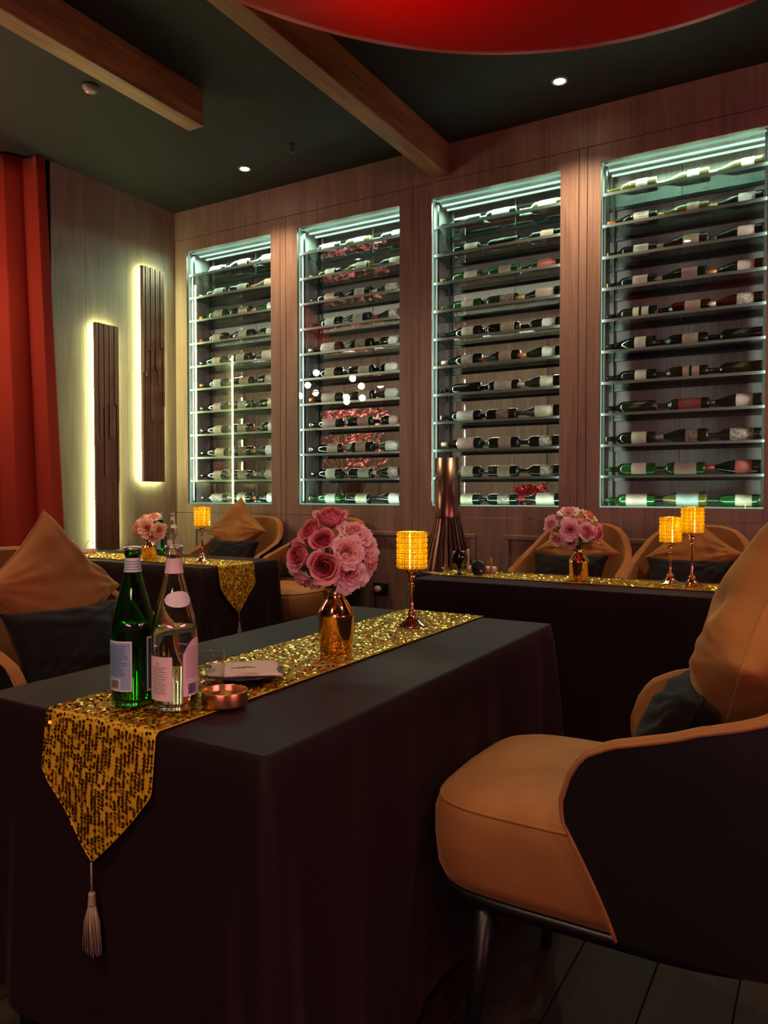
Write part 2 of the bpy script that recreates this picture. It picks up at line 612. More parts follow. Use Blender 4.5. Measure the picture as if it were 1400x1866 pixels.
# beams
for (x0, x1, y0, y1, lb) in ((-3.20, -3.088, -2.0, 3.25, 'free ended oak ceiling beam over the curtain side'),
                             (-2.292, -2.175, -2.0, WY, 'oak ceiling beam running into the wine wall')):
    o = MB().box(x0, x1, y0, y1, 3.215, CEIL - 0.001).obj('ceiling_beam', 'beam_wood', bevel=0.004)
    struct(o, lb, 'beam')

# ================================================================== WINE CABINETS
SH = 0.185
ORD = ['first', 'second', 'third', 'fourth', 'fifth', 'sixth', 'seventh', 'eighth', 'ninth', 'tenth', 'eleventh']
BACKY = 4.85


def cabinet(i, x0, x1, d0, d1):
    t = thing('wine_cabinet', 'tall glazed wine cabinet in brown wood, %s from the red curtain' % ORD[i], 'cabinet',
              (0, 0, 0), 0, 'glazed wine cabinets along the wall')
    m = MB()
    for (a, b, c, d) in ((d0 + g, x0, Z0 + g, Z1 - g), (x1, d1 - g, Z0 + g, Z1 - g), (x0, x1, Z0 + g, OZ0), (x0, x1, OZ1, Z1 - g)):
        m.box(a, b, WY, WY + 0.028, c, d)
    fr = m.obj('door_frame', 'panel_wood', t)
    MB().box(x0, x1, WY + 0.010, WY + 0.014, OZ0, OZ1).obj('glass_pane', 'cabinet_glass', fr)
    # carcass
    if i == 3:
        xm = x0 + 0.40
        for (a, b) in ((x0 - 0.02, xm), (xm + 0.004, x1 + 0.02)):
            MB().box(a, b, BACKY, BACKY + 0.018, OZ0 - 0.04, OZ1 + 0.04).obj('back_panel', 'back_wood', t)
    else:
        MB().box(x0, x1, BACKY, BACKY + 0.005, OZ0 - 0.02, OZ1 + 0.02).obj('back_pane', 'cabinet_glass', t)
        m = MB()
        m.box(x0 + 0.012, x0 + 0.026, BACKY - 0.012, BACKY - 0.001, OZ0, OZ1)
        m.box(x0 + 0.47, x0 + 0.474, BACKY - 0.006, BACKY - 0.001, OZ0, OZ1)
        m.obj('back_strip', 'back_wood', t)
    for (a, b) in ((x0 - 0.042, x0 - 0.022), (x1 + 0.022, x1 + 0.042)):
        MB().box(a, b, WY + 0.029, BACKY + 0.02, OZ0 - 0.04, OZ1 + 0.04).obj('side_panel', 'back_wood' if i != 3 else 'panel_wood', t)
    MB().box(x0 - 0.02, x1 + 0.02, WY + 0.029, BACKY + 0.02, OZ1 + 0.012, OZ1 + 0.04).obj('top_panel', 'back_wood', t)
    MB().box(x0 - 0.02, x1 + 0.02, WY + 0.029, BACKY + 0.02, OZ0 - 0.04, OZ0 - 0.012).obj('bottom_panel', 'back_wood', t)
    # rack uprights
    for yy in (4.605, 4.80):
        for xx in (x0 + 0.006, x1 - 0.018):
            MB().box(xx, xx + 0.012, yy, yy + 0.022, OZ0 - 0.01, OZ1 + 0.01).obj('rack_upright', 'dark_metal', t)
    # shelves
    for k in range(11):
        z = OZ0 + 0.004 + SH * k
        if k == 0:
            o = MB().box(x0, x1, WY + 0.03, BACKY - 0.002, z - 0.014, z).obj('shelf', 'back_wood', t)
            MB().box(x0, x1, WY + 0.030, WY + 0.038, z - 0.012, z + 0.004).obj('led_strip', 'led_mint_soft', o)
        else:
            o = MB().box(x0 - 0.020, x1 + 0.020, 4.60, BACKY - 0.012, z - 0.008, z).obj('shelf', 'shelf_glass', t)
            MB().box(x0 - 0.020, x1 + 0.020, 4.588, 4.60, z - 0.014, z + 0.001).obj('shelf_rail', 'rail_alu', o)
            MB().box(x0 - 0.020, x1 + 0.020, BACKY - 0.03, BACKY - 0.014, z - 0.03, z - 0.009).obj('shelf_rail', 'dark_metal', o)
    # LED profiles at the head and down the front edge
    for (yy, zz, mm) in ((4.600, 3.080, 'led_mint_soft'), (4.685, 3.078, 'led_mint'), (4.76, 3.074, 'led_mint')):
        MB().box(x0 + 0.01, x1 - 0.01, yy, yy + 0.012, zz, zz + 0.010).obj('led_strip', mm, t)
    MB().box(x0 + 0.0005, x0 + 0.004, WY + 0.02, WY + 0.030, OZ0, OZ1).obj('led_strip', 'led_mint_soft', t)
    lamp('AREA', ((x0 + x1) / 2, 4.66, 3.07), 8.5, MINT, (0, 0, 0), 0.8, sy=0.10)
    for xx, sg in ((x0 - 0.012, -1), (x1 + 0.012, 1)):
        lamp('AREA', (xx, WY + 0.031, (OZ0 + OZ1) / 2), 3.4, (0.85, 1.0, 0.86), (R(90), 0, R(42 * sg)), 0.010, sy=1.98)
    if i == 3:
        lamp('AREA', ((x0 + x1) / 2, 4.60, OZ0 + 0.012), 0.7, MINT, (R(180 - 25), 0, 0), 0.8, sy=0.02)
    else:
        lamp('AREA', ((x0 + x1) / 2, 4.60, OZ0 + 0.012), 0.6, MINT, (R(180 - 25), 0, 0), 0.8, sy=0.02)
    return t


D = [(LX, SEAM[0][0]), (SEAM[0][1], SEAM[1][0]), (SEAM[1][1], SEAM[2][0]), (SEAM[2][1], SEAM[3][0])]
for i in range(4):
    cabinet(i, OPEN[i][0], OPEN[i][1], D[i][0], D[i][1])

# ---- wine bottles (lying, neck towards -X; local axis X, base at +X)
PROF = {
    'bordeaux': [(0.0, 0.0), (0.030, 0.0), (0.0365, 0.006), (0.0375, 0.015), (0.0375, 0.185), (0.034, 0.202), (0.024, 0.215), (0.0165, 0.224),
                 (0.0145, 0.235), (0.0140, 0.285), (0.0155, 0.287), (0.0155, 0.296), (0.013, 0.298), (0.0, 0.298)],
    'burgundy': [(0.0, 0.0), (0.033, 0.0), (0.0400, 0.006), (0.0410, 0.015), (0.0410, 0.140), (0.0395, 0.158), (0.034, 0.180), (0.026, 0.204),
                 (0.0185, 0.228), (0.0148, 0.245), (0.0140, 0.285), (0.0155, 0.287), (0.0155, 0.296), (0.013, 0.298), (0.0, 0.298)],
    'champagne': [(0.0, 0.0), (0.036, 0.0), (0.0430, 0.006), (0.0440, 0.015), (0.0440, 0.145), (0.042, 0.165), (0.036, 0.190), (0.027, 0.218),
                  (0.019, 0.242), (0.0155, 0.262), (0.0145, 0.300), (0.017, 0.303), (0.017, 0.312), (0.014, 0.315), (0.0, 0.315)],
}
# lathe axis Z -> lying: base towards +X, neck towards -X
LIE = Matrix.Rotation(-PI / 2, 4, 'Y')


def bottle_master(shape, glass, lab, foil, style):
    P = PROF[shape]
    L = P[-1][1]
    rb = max(p[0] for p in P)
    M = T(L / 2, 0, 0) @ LIE
    t = bpy.data.objects.new('wine_bottle', None)
    t.empty_display_size = 0.05
    MB().lathe(P, 20, M).obj('bottle_glass', glass, t)
    if foil:
        z0 = 0.238 if shape != 'champagne' else 0.225
        rr = [(r + 0.0006, z) for r, z in P if z >= z0]
        MB().lathe(rr, 16, M).obj('foil_capsule', 'foil_' + foil, t)

    def patch(z0, z1, a0, a1, r, n=10):
        def fn(u, v):
            a = a0 + (a1 - a0) * u
            return (-(z0 + (z1 - z0) * v) + L / 2, r * math.sin(a) * -1, r * math.cos(a))
        return MB().grid(fn, n, 1)
    # angle 0 = up, positive = towards the room (-Y)
    if lab:
        z0, z1 = {'std': (0.05, 0.135), 'wide': (0.045, 0.165), 'small': (0.055, 0.12), 'two': (0.10, 0.135), 'low': (0.02, 0.115), 'print': (0.06, 0.13)}[style]
        if style == 'print':
            m = MB()
            for q in range(6):
                a = R(25 + 11 * q)
                zz = 0.06 + 0.011 * q

                def fn(u, v, a=a, zz=zz):
                    b = a + R(2.2) * v
                    return (-(zz - 0.02 + 0.06 * u) + L / 2, -(rb + 0.0005) * math.sin(b), (rb + 0.0005) * math.cos(b))
                m.grid(fn, 3, 1)
            m.obj('gold_print', 'label_gold', t)
        else:
            lo = patch(z0, z1, R(-10), R(150), rb + 0.0005).obj('paper_label', 'label_' + lab, t)
            if style == 'two':
                patch(0.045, 0.085, R(-10), R(150), rb + 0.0005).obj('paper_label', 'label_' + lab, t)
            elif lab != 'art':
                m = MB()
                for q in range(4):
                    a = R(42 + 16 * q)
                    w_ = (0.35, 0.6, 0.45, 0.3)[q]

                    def fn(u, v, a=a, w_=w_):
                        b = a + R(4.5) * v
                        c = (z0 + z1) / 2
                        h = (z1 - z0) / 2 * w_
                        return (-(c - h + 2 * h * u) + L / 2, -(rb + 0.0011) * math.sin(b), (rb + 0.0011) * math.cos(b))
                    m.grid(fn, 2, 1)
                m.obj('label_print', 'print_grey', lo)
    t['rb'] = rb
    t['L'] = L
    return t


MAST = {}


def get_bottle(key):
    if key not in MAST:
        MAST[key] = [bottle_master(*key), False]
    return MAST[key]


GW = {'wine_dark': 'black', 'wine_green': 'green', 'wine_olive': 'olive', 'wine_blue': 'blue'}
CW = ['first', 'second', 'third', 'fourth']
d_, gr_, ol_ = 'wine_dark', 'wine_green', 'wine_olive'
W4 = {  # shelf index (0 bottom) -> three bottles of the cabinet with the solid back
    10: [('burgundy', ol_, 'white', None, 'small'), ('burgundy', ol_, 'white', 'gold', 'small'), ('burgundy', ol_, 'white', 'gold', 'small')],
    9: [('burgundy', d_, 'white', 'orange', 'std'), ('burgundy', ol_, 'pink', 'gold', 'small'), ('burgundy', d_, 'white', 'gold', 'std')],
    8: [('bordeaux', d_, 'white', 'orange', 'std'), ('burgundy', d_, 'cream', 'cream', 'std'), ('burgundy', d_, 'pink', 'black', 'std')],
    7: [('bordeaux', d_, 'pink', 'gold', 'std'), ('burgundy', d_, 'pink', 'cream', 'std'), ('burgundy', d_, 'pink', 'orange', 'std')],
    6: [('bordeaux', d_, 'cream', 'black', 'two'), ('bordeaux', d_, 'cream', 'gold', 'std'), ('burgundy', d_, 'art', 'cream', 'std')],
    5: [('burgundy', d_, 'cream', 'black', 'small'), ('bordeaux', d_, 'cream', 'cream', 'std'), ('bordeaux', d_, 'gold', 'black', 'print')],
    4: [('bordeaux', d_, 'cream', 'black', 'small'), ('bordeaux', d_, 'pink', 'cream', 'two'), ('bordeaux', d_, 'gold', 'black', 'print')],
    3: [('bordeaux', d_, 'gold', 'black', 'print'), ('bordeaux', d_, 'red', 'cream', 'wide'), ('burgundy', d_, 'pink', 'black', 'std')],
    2: [('bordeaux', d_, 'cream', 'gold', 'std'), ('burgundy', d_, 'art', 'cream', 'small'), ('bordeaux', d_, 'art', 'gold', 'wide')],
    1: [('bordeaux', gr_, 'pink', 'black', 'std'), ('bordeaux', gr_, 'pink', 'cream', 'wide'), ('burgundy', d_, 'red', 'red', 'std')],
    0: [('bordeaux', gr_, 'pink', 'black', 'wide'), ('champagne', ol_, 'grey', 'black', 'wide'), ('bordeaux', gr_, 'cream', 'black', 'std')],
}
rb_ = random.Random(21)
for c in range(4):
    x0, x1 = OPEN[c]
    for k in range(11):
        for j in range(3):
            if c == 3:
                key = W4[k][j]
            else:
                gl = rb_.choice([d_] * 5 + [gr_] + ([ol_] * 3 if k > 8 else []))
                key = (rb_.choice(['bordeaux', 'bordeaux', 'burgundy']), gl, rb_.choice(['white', 'cream', 'cream', 'pink', 'white', 'art'] if k < 9 else ['white', 'white', 'cream']),
                       rb_.choice(['cream', 'gold', 'black', 'orange', 'red', 'black']), rb_.choice(['std', 'std', 'wide', 'low']))
                if rb_.random() < 0.06:
                    key = ('bordeaux', d_, 'gold', 'black', 'print')
                if (c, k, j) == (2, 8, 2):
                    key = ('bordeaux', d_, 'red', 'cream', 'wide')
            rec = get_bottle(key)
            mst = rec[0]
            L = mst['L']
            xc = x0 + 0.135 + 0.292 * j + rb_.uniform(-0.012, 0.012)
            if c != 3:
                xc -= 0.02
            xc = max(x0 + 0.026 + L / 2 - 0.03, min(x1 - 0.022 - L / 2 + 0.004, xc)) if j != 1 else xc
            zz = OZ0 + 0.004 + SH * k + mst['rb'] + 0.0012
            if not rec[1]:
                o = mst
                COL.objects.link(o)
                rec[1] = True
            else:
                o = mst.copy()
                COL.objects.link(o)
                for ch in list(mst.children):
                    cc = copy_part(ch, o)
                    for g_ in list(ch.children):
                        copy_part(g_, cc)
            o.location = (xc, 4.705 + rb_.uniform(-0.01, 0.01), zz)
            o.rotation_euler = (R(rb_.uniform(-14, 16)), 0, R(rb_.uniform(-1.5, 1.5)))
            lw = {'gold': 'gold lettering', 'art': 'picture label'}.get(key[2], key[2] + ' label')
            tag(o, '%s wine bottle, %s, %s on %s shelf up in %s cabinet from curtain' % (GW[key[1]], lw, CW[j], ORD[k], CW[c]), 'bottle',
                group='wine bottles lying on the cabinet shelves')

# ================================================================== WALL LIGHT PANELS
def wall_light(y0, y1, z0, z1, label):
    t = thing('wall_light', label, 'wall light', (LX, (y0 + y1) / 2, z0), 0, 'backlit slatted wall panels')
    W = y1 - y0
    Hh = z1 - z0
    MB().box(0.035, 0.055, -W / 2, W / 2, 0, Hh).obj('back_board', 'slat_bronze', t)
    m = MB()
    m.box(0.012, 0.034, -W / 2 + 0.006, -W / 2 + 0.012, 0.01, Hh - 0.01)
    m.box(0.012, 0.034, W / 2 - 0.012, W / 2 - 0.006, 0.01, Hh - 0.01)
    m.box(0.012, 0.034, -W / 2 + 0.012, W / 2 - 0.012, 0.006, 0.012)
    m.box(0.012, 0.034, -W / 2 + 0.012, W / 2 - 0.012, Hh - 0.012, Hh - 0.006)
    m.obj('led_strip', 'led_lime', t)
    MB().box(0.001, 0.034, -W / 2 + 0.03, W / 2 - 0.03, 0.04, Hh - 0.04).obj('mounting_box', 'black_plastic', t)
    n = 9
    r = random.Random(int(y0 * 100))
    for i in range(n):
        a = -W / 2 + W * i / n
        b = a + W / n - 0.003
        cut = Hh * (0.30 + 0.34 * abs(math.sin(i * 1.9 + 0.6)) + r.uniform(-0.03, 0.03))
        MB().box(0.0555, 0.066 + 0.004 * (i % 2), a + 0.0015, b, cut + 0.001, Hh).obj('slat', 'slat_bronze', t, bevel=0.0015)
        MB().box(0.0555, 0.059, a + 0.0015, b, 0, cut).obj('slat', 'slat_bronze', t, bevel=0.001)
        # small warm pin light under each long slat
    for yy, s_ in ((-W / 2 - 0.002, 0), (W / 2 + 0.002, 0)):
        pass
    return t


wall_light(4.15, 4.372, 1.232, 2.892, 'higher backlit bronze slatted wall panel beside the wine cabinet')
wall_light(3.712, 3.918, 0.72, 2.375, 'lower backlit bronze slatted wall panel beside the red curtain')

# ================================================================== CURTAIN
def curtain():
    A = Vector((-4.60, 3.33, 0))
    dirv = Vector((-0.73, -0.68, 0)).normalized()
    nrm = Vector((0.68, -0.73, 0)).normalized()
    L = 1.5

    def fn(u, v):
        z = 0.02 + (CEIL - 0.04) * v
        amp = 0.055 * (1.15 - 0.5 * v)
        ph = u * 2 * PI * 7.2
        off = amp * math.sin(ph + 0.5 * math.sin(ph * 0.37)) + 0.02 * math.sin(ph * 0.31 + 2 * v)
        s = u * L - (1 - v) * 0.13 * (1 - u) ** 2 + 0.012 * math.sin(ph * 2)
        p = A + dirv * s + nrm * off
        return (p.x, p.y, z)
    o = MB().grid(fn, 260, 26).obj('curtain', 'curtain_red', solid=0.004)
    tag(o, 'long pleated dark red curtain hanging beside the backlit wall panels', 'curtain')


curtain()

# ================================================================== RED CEILING DRAPES
def swag(center, dirv, back, sag0, k, half, width, label, seed):
    dirv = Vector(dirv).normalized()
    back = Vector(back).normalized()
    r = random.Random(seed)
    ph = [r.uniform(0, 6.28) for _ in range(4)]

    def fn(u, v):
        d = (u * 2 - 1) * half
        z = sag0 + k * d * d
        z += 0.16 * v * v * (1 - (d / half) ** 2) + 0.022 * math.sin(v * 17 + ph[0] + d * 0.4) * v * (1 - abs(d / half)) + 0.0
        z = min(z, CEIL - 0.006)
        gather = 1 - 0.45 * abs(d / half) ** 2
        p = Vector(center) + dirv * d + back * (v * width * gather)
        return (p.x, p.y, z)
    o = MB().grid(fn, 90, 34).obj('ceiling_drape', 'drape_red', solid=0.0015)
    return tag(o, label, 'drape', 'red fabric swags under the ceiling')


swag((-1.07, 2.62, 0), (0.8625, 0.506, 0), (0.506, -0.8625, 0), 2.732, 0.2175, 1.76, 1.15, 'bright red satin drape sagging below the ceiling beside the spotlight', 3)
swag((-4.95, 1.55, 0), (0.15, 1.0, 0), (-1, 0.1, 0), 2.85, 0.30, 1.37, 0.9, 'red satin drape hanging near the ceiling above the curtain side', 5)
swag((0.9, -0.6, 0), (1, 0.1, 0), (0, -1, 0), 2.85, 0.25, 1.5, 1.0, 'red satin drape hanging over the middle of the room', 8)

# ================================================================== CEILING FIXTURES
for i, (x, y, pw) in enumerate(SPOTS):
    lbs = ['small round ceiling spotlight nearest the corner of the room', 'small round ceiling spotlight beside the red drape', 'ceiling spotlight over the end of the wine wall']
    lb = lbs[i] if i < 3 else 'small round ceiling spotlight, %s of those away from the wine wall' % ORD[i - 3]
    t = thing('ceiling_spotlight', lb, 'spotlight', (x, y, CEIL), 0, 'round ceiling spotlights')
    MB().lathe([(0.030, -0.001), (0.046, -0.001), (0.048, -0.006), (0.040, -0.010), (0.031, -0.006), (0.030, -0.001)], 28, cap=False).obj('trim_ring', 'downlight_white', t)
    MB().lathe([(0.0, -0.003), (0.029, -0.003), (0.0295, -0.002)], 24, cap=False).obj('lens', 'spot_lens', t)
    lamp('SPOT', (x, y, CEIL - 0.02), pw, WARM, (0, 0, 0), angle=R(112), blend=0.9, radius=0.03)
t = thing('smoke_detector', 'small round smoke detector with red light on the ceiling', 'smoke detector', (-3.604, 2.901, CEIL))
MB().lathe([(0.0, -0.035), (0.022, -0.035), (0.034, -0.028), (0.045, -0.012), (0.046, 0)], 28).obj('housing', 'downlight_white', t)
MB().lathe([(0.0, -0.040), (0.007, -0.039), (0.008, -0.034)], 12, T(-0.01, -0.015, 0)).obj('indicator_light', 'led_red', t)
t = thing('sprinkler', 'tiny dark sprinkler head hanging from the ceiling', 'sprinkler', (-3.063, 4.036, CEIL))
MB().lathe([(0.0, -0.045), (0.006, -0.044), (0.006, -0.01), (0.018, -0.006), (0.02, 0)], 16).obj('nozzle', 'dark_metal', t)
MB().lathe([(0.0, -0.052), (0.018, -0.051), (0.018, -0.048), (0.0, -0.047)], 16).obj('deflector', 'dark_metal', t)

# chandeliers of glass globes (first seen mirrored in cabinet glass, second added)
def chandelier(label, x, y, drop, power):
    t = thing('chandelier', label, 'chandelier', (x, y, CEIL))
    d = -drop
    m = MB().tube([(0, 0, 0), (0, 0, d + 0.05)], 0.008)
    m.tube([(-0.35, 0, d), (0.35, 0, d)], 0.008)
    m.tube([(0, -0.3, d), (0, 0.3, d)], 0.008)
    m.obj('stem', 'brass', t)
    for q, (x_, y_, z_) in enumerate([(-0.33, 0, 0.08), (-0.4, 0.05, -0.04), (-0.28, -0.08, 0), (0, 0.3, 0.15), (0.02, -0.26, -0.1), (0.3, 0.05, 0.1), (0.38, 0, 0.02), (0.36, -0.05, -0.1), (0.24, 0.08, -0.1)]):
        z_ += d
        gb = MB().lathe([(0.06 * math.sin(PI * i / 10), 0.06 * -math.cos(PI * i / 10)) for i in range(11)], 16, T(x_, y_, z_), cap=False).obj('globe', 'cabinet_glass', t)
        MB().lathe([(0.034 * math.sin(PI * i / 8), 0.034 * -math.cos(PI * i / 8)) for i in range(9)], 12, T(x_, y_, z_), cap=False).obj('bulb', 'globe_light', gb)


chandelier('glass globe chandelier hanging in front of the red curtain', -4.75, 2.15, 1.15, 45)
chandelier('added second globe chandelier for fill light in the middle of the room', 0.3, -1.6, 1.0, 190)  # added unseen chandelier, warm fill for ceiling, beams and bottle labels

# added unseen tubes for pink fill light, behind and right of the camera
t = thing('pink_fill_tube', 'added pink fill tube on the wall opposite the wine cabinets', 'fill light', (0, -4.17, 1.6))
MB().tube([(-0.2, 0, 0), (2.6, 0, 0)], 0.015).obj('tube', 'fill_pink', t)
MB().box(-0.22, 2.62, -0.03, -0.014, -0.02, 0.02).obj('mount', 'black_plastic', t)
lamp('AREA', (1.2, -4.12, 1.6), 22, (1.0, 0.22, 0.5), (R(90), 0, 0), 2.8, sy=0.15)
t = thing('pink_fill_tube', 'added pink fill tube on the right wall', 'fill light', (3.97, 1.0, 1.5))
MB().tube([(0, -1.2, 0), (0, 1.2, 0)], 0.015).obj('tube', 'fill_pink', t)
lamp('AREA', (3.93, 1.0, 1.5), 28, (1.0, 0.25, 0.45), (0, R(90), 0), 0.15, sy=2.4)

# ================================================================== SECOND ROOM CONTENT
lamp('AREA', (-5.0, 8.6, 3.3), 60, (1.0, 0.86, 0.66), (R(-38), 0, 0), 7.5, sy=0.1)
lamp('SPOT', (-4.0, 6.3, 3.35), 150, (1.0, 0.82, 0.62), (R(12), 0, 0), angle=R(130), blend=1.0, radius=0.06)
lamp('SPOT', (-1.5, 6.3, 3.35), 90, (1.0, 0.82, 0.62), (0, 0, 0), angle=R(130), blend=1.0, radius=0.06)


def blossom_tree(name, label, x, y, zb, zt, wd, n, matn, seed):
    r = random.Random(seed)
    t = thing(name, label, 'flowers', (x, y, 0))
    MB().lathe([(0.0, 0), (0.10, 0), (0.13, 0.25), (0.09, zb - 0.55), (0.11, zb - 0.5), (0.0, zb - 0.5)], 20).obj('vase', 'copper_tube', t)
    m = MB()
    fl_ = MB()
    for i in range(n):
        a = r.uniform(0, 6.28)
        rr = wd * math.sqrt(r.random())
        px, py, pz = rr * math.cos(a), rr * math.sin(a) * 0.5, r.uniform(zb, zt)
        if i % 6 == 0:
            m.tube([(0, 0, zb - 0.5), (px * 0.5, py * 0.5, (zb + pz) / 2 - 0.1), (px, py, pz)], [0.008, 0.006, 0.003], 5)
        for q in range(5):
            aa = 2 * PI * q / 5 + r.random()
            M = T(px, py, pz) @ Matrix.Rotation(r.uniform(-1, 1), 4, 'X') @ Matrix.Rotation(aa, 4, 'Z')
            fl_.add([(0, 0, 0), (0.02, -0.016, 0.008), (0.042, 0, 0.004), (0.02, 0.016, 0.008)], [(0, 1, 2, 3)], True, M)
    m.obj('branches', 'oak_stick', t)
    o = fl_.obj('blossoms', matn, t)
    o['kind'] = 'stuff'
    return t


blossom_tree('blossom_arrangement', 'big pink blossom arrangement seen through the second wine cabinet', -4.55, 7.0, 1.28, 2.15, 0.50, 330, 'blossom_pink', 1)
blossom_tree('rose_arrangement', 'red flower arrangement seen low through the second wine cabinet', -4.55, 6.2, 1.05, 1.25, 0.16, 90, 'rose_red', 2)
blossom_tree('rose_arrangement', 'red flower arrangement seen low through the third wine cabinet', -2.28, 6.4, 1.06, 1.2, 0.14, 80, 'rose_red', 3)
blossom_tree('blossom_arrangement', 'small pink blossom cluster seen through the first wine cabinet', -6.0, 6.5, 1.35, 1.55, 0.16, 60, 'blossom_pink', 4)


# ================================================================== TABLES AND CLOTHS
def tablecloth(x0, x1, y0, y1, zt, zb, label, corner_amp, seed, zcorner=None, shorten=0.0):
    cx, cy = (x0 + x1) / 2, (y0 + y1) / 2
    hx, hy = (x1 - x0) / 2, (y1 - y0) / 2
    r = random.Random(seed)
    # perimeter points
    per = []
    step = 0.012

    def seg(ax, ay, bx, by):
        L = math.hypot(bx - ax, by - ay)
        n = max(2, int(L / step))
        for i in range(n):
            t_ = i / n
            per.append((ax + (bx - ax) * t_, ay + (by - ay) * t_, min(L * t_, L * (1 - t_)), L))
    seg(-hx, -hy, hx, -hy)
    seg(hx, -hy, hx, hy)
    seg(hx, hy, -hx, hy)
    seg(-hx, hy, -hx, -hy)
    n = len(per)
    tot = 0
    arc = []
    for i in range(n):
        arc.append(tot)
        q = per[(i + 1) % n]
        tot += math.hypot(q[0] - per[i][0], q[1] - per[i][1])
    ph = [r.uniform(0, 6.28) for _ in range(6)]
    levels = 22
    vs = []
    cr = 0.012
    for l in range(levels + 1):
        t_ = l / levels
        for i in range(n):
            px, py, dc, L = per[i]
            # outward normal blended near the corner
            nx = 1.0 if px > hx - 1e-6 else (-1.0 if px < -hx + 1e-6 else 0)
            ny = 1.0 if py > hy - 1e-6 else (-1.0 if py < -hy + 1e-6 else 0)
            k_ = max(0.0, 1 - dc / 0.16)
            ex = px / hx
            ey = py / hy
            cxn, cyn = (1 if px > 0 else -1), (1 if py > 0 else -1)
            wx = nx * (1 - k_ * 0.5) + cxn * k_ * 0.5
            wy = ny * (1 - k_ * 0.5) + cyn * k_ * 0.5
            ln = math.hypot(wx, wy) or 1
            wx, wy = wx / ln, wy / ln
            s = arc[i] / tot * 2 * PI
            per_f = 0.0
            for q, fr in enumerate((7, 12, 19, 27)):
                per_f += math.sin(s * fr + ph[q]) * (0.5, 0.7, 0.5, 0.25)[q]
            dep = t_ ** 0.8
            off = 0.006 + 0.02 * dep + 0.014 * dep * per_f
            # corner folds: a lobe on the corner and troughs beside it
            g1 = math.exp(-(dc / 0.045) ** 2)
            g2 = math.exp(-((dc - 0.085) / 0.03) ** 2)
            g3 = math.exp(-((dc - 0.15) / 0.035) ** 2)
            off += corner_amp * dep * (1.0 * g1 - 0.32 * g2 + 0.22 * g3)
            zbb = zb
            if zcorner:
                for (qx, qy, dz) in zcorner:
                    if (px > 0) == (qx > 0) and (py > 0) == (qy > 0):
                        zbb += dz * math.exp(-(dc / 0.35) ** 2)
            zz = zt - (zt - zbb) * t_
            if l == 0:
                off = 0.0
            if l == 1:
                zz = zt - 0.006
                off = 0.006
            vs.append((cx + px + wx * off, cy + py + wy * off, zz))
    fs = []
    for l in range(levels):
        for i in range(n):
            a, b = l * n + i, l * n + (i + 1) % n
            fs.append((a, a + n, b + n, b))
    # top
    fs.append(tuple(range(n)))
    o = MB().add(vs, fs).obj('tablecloth', 'cloth_black')
    o.data.polygons[-1].use_smooth = False
    tag(o, label, 'tablecloth')
    # table hidden under it
    t = thing('dining_table', label.replace('tablecloth', 'cloth').replace('black cloth', 'rectangular table hidden under its black cloth'), 'table', (cx, cy, 0))
    MB().box(-hx + 0.004, hx - 0.004, -hy + 0.004, hy - 0.004, zt - 0.035, zt - 0.002).obj('tabletop', 'floor_wood', t)
    lg = None
    for sx in (-1, 1):
        for sy in (-1, 1):
            l_ = MB().box(-0.02, 0.02, -0.02, 0.02, 0, zt - 0.036).obj('leg', 'black_metal', t) if lg is None else copy_part(lg, t)
            lg = lg or l_
            l_.location = (sx * (hx - 0.06), sy * (hy - 0.06), 0)
    return o


ZT = 0.75
tablecloth(-1.445, -0.735, 0.897, 2.25, ZT, 0.10, 'black tablecloth on the table nearest the camera', 0.06, 2, [(-1, -1, 0.11)])
tablecloth(-1.665, 0.16, 3.125, 3.625, ZT, 0.08, 'long black tablecloth in front of the two empty chairs', 0.03, 4)
tablecloth(-4.33, -2.852, 2.99, 3.60, ZT, 0.08, 'black tablecloth beside the backlit wall panels', 0.03, 6)


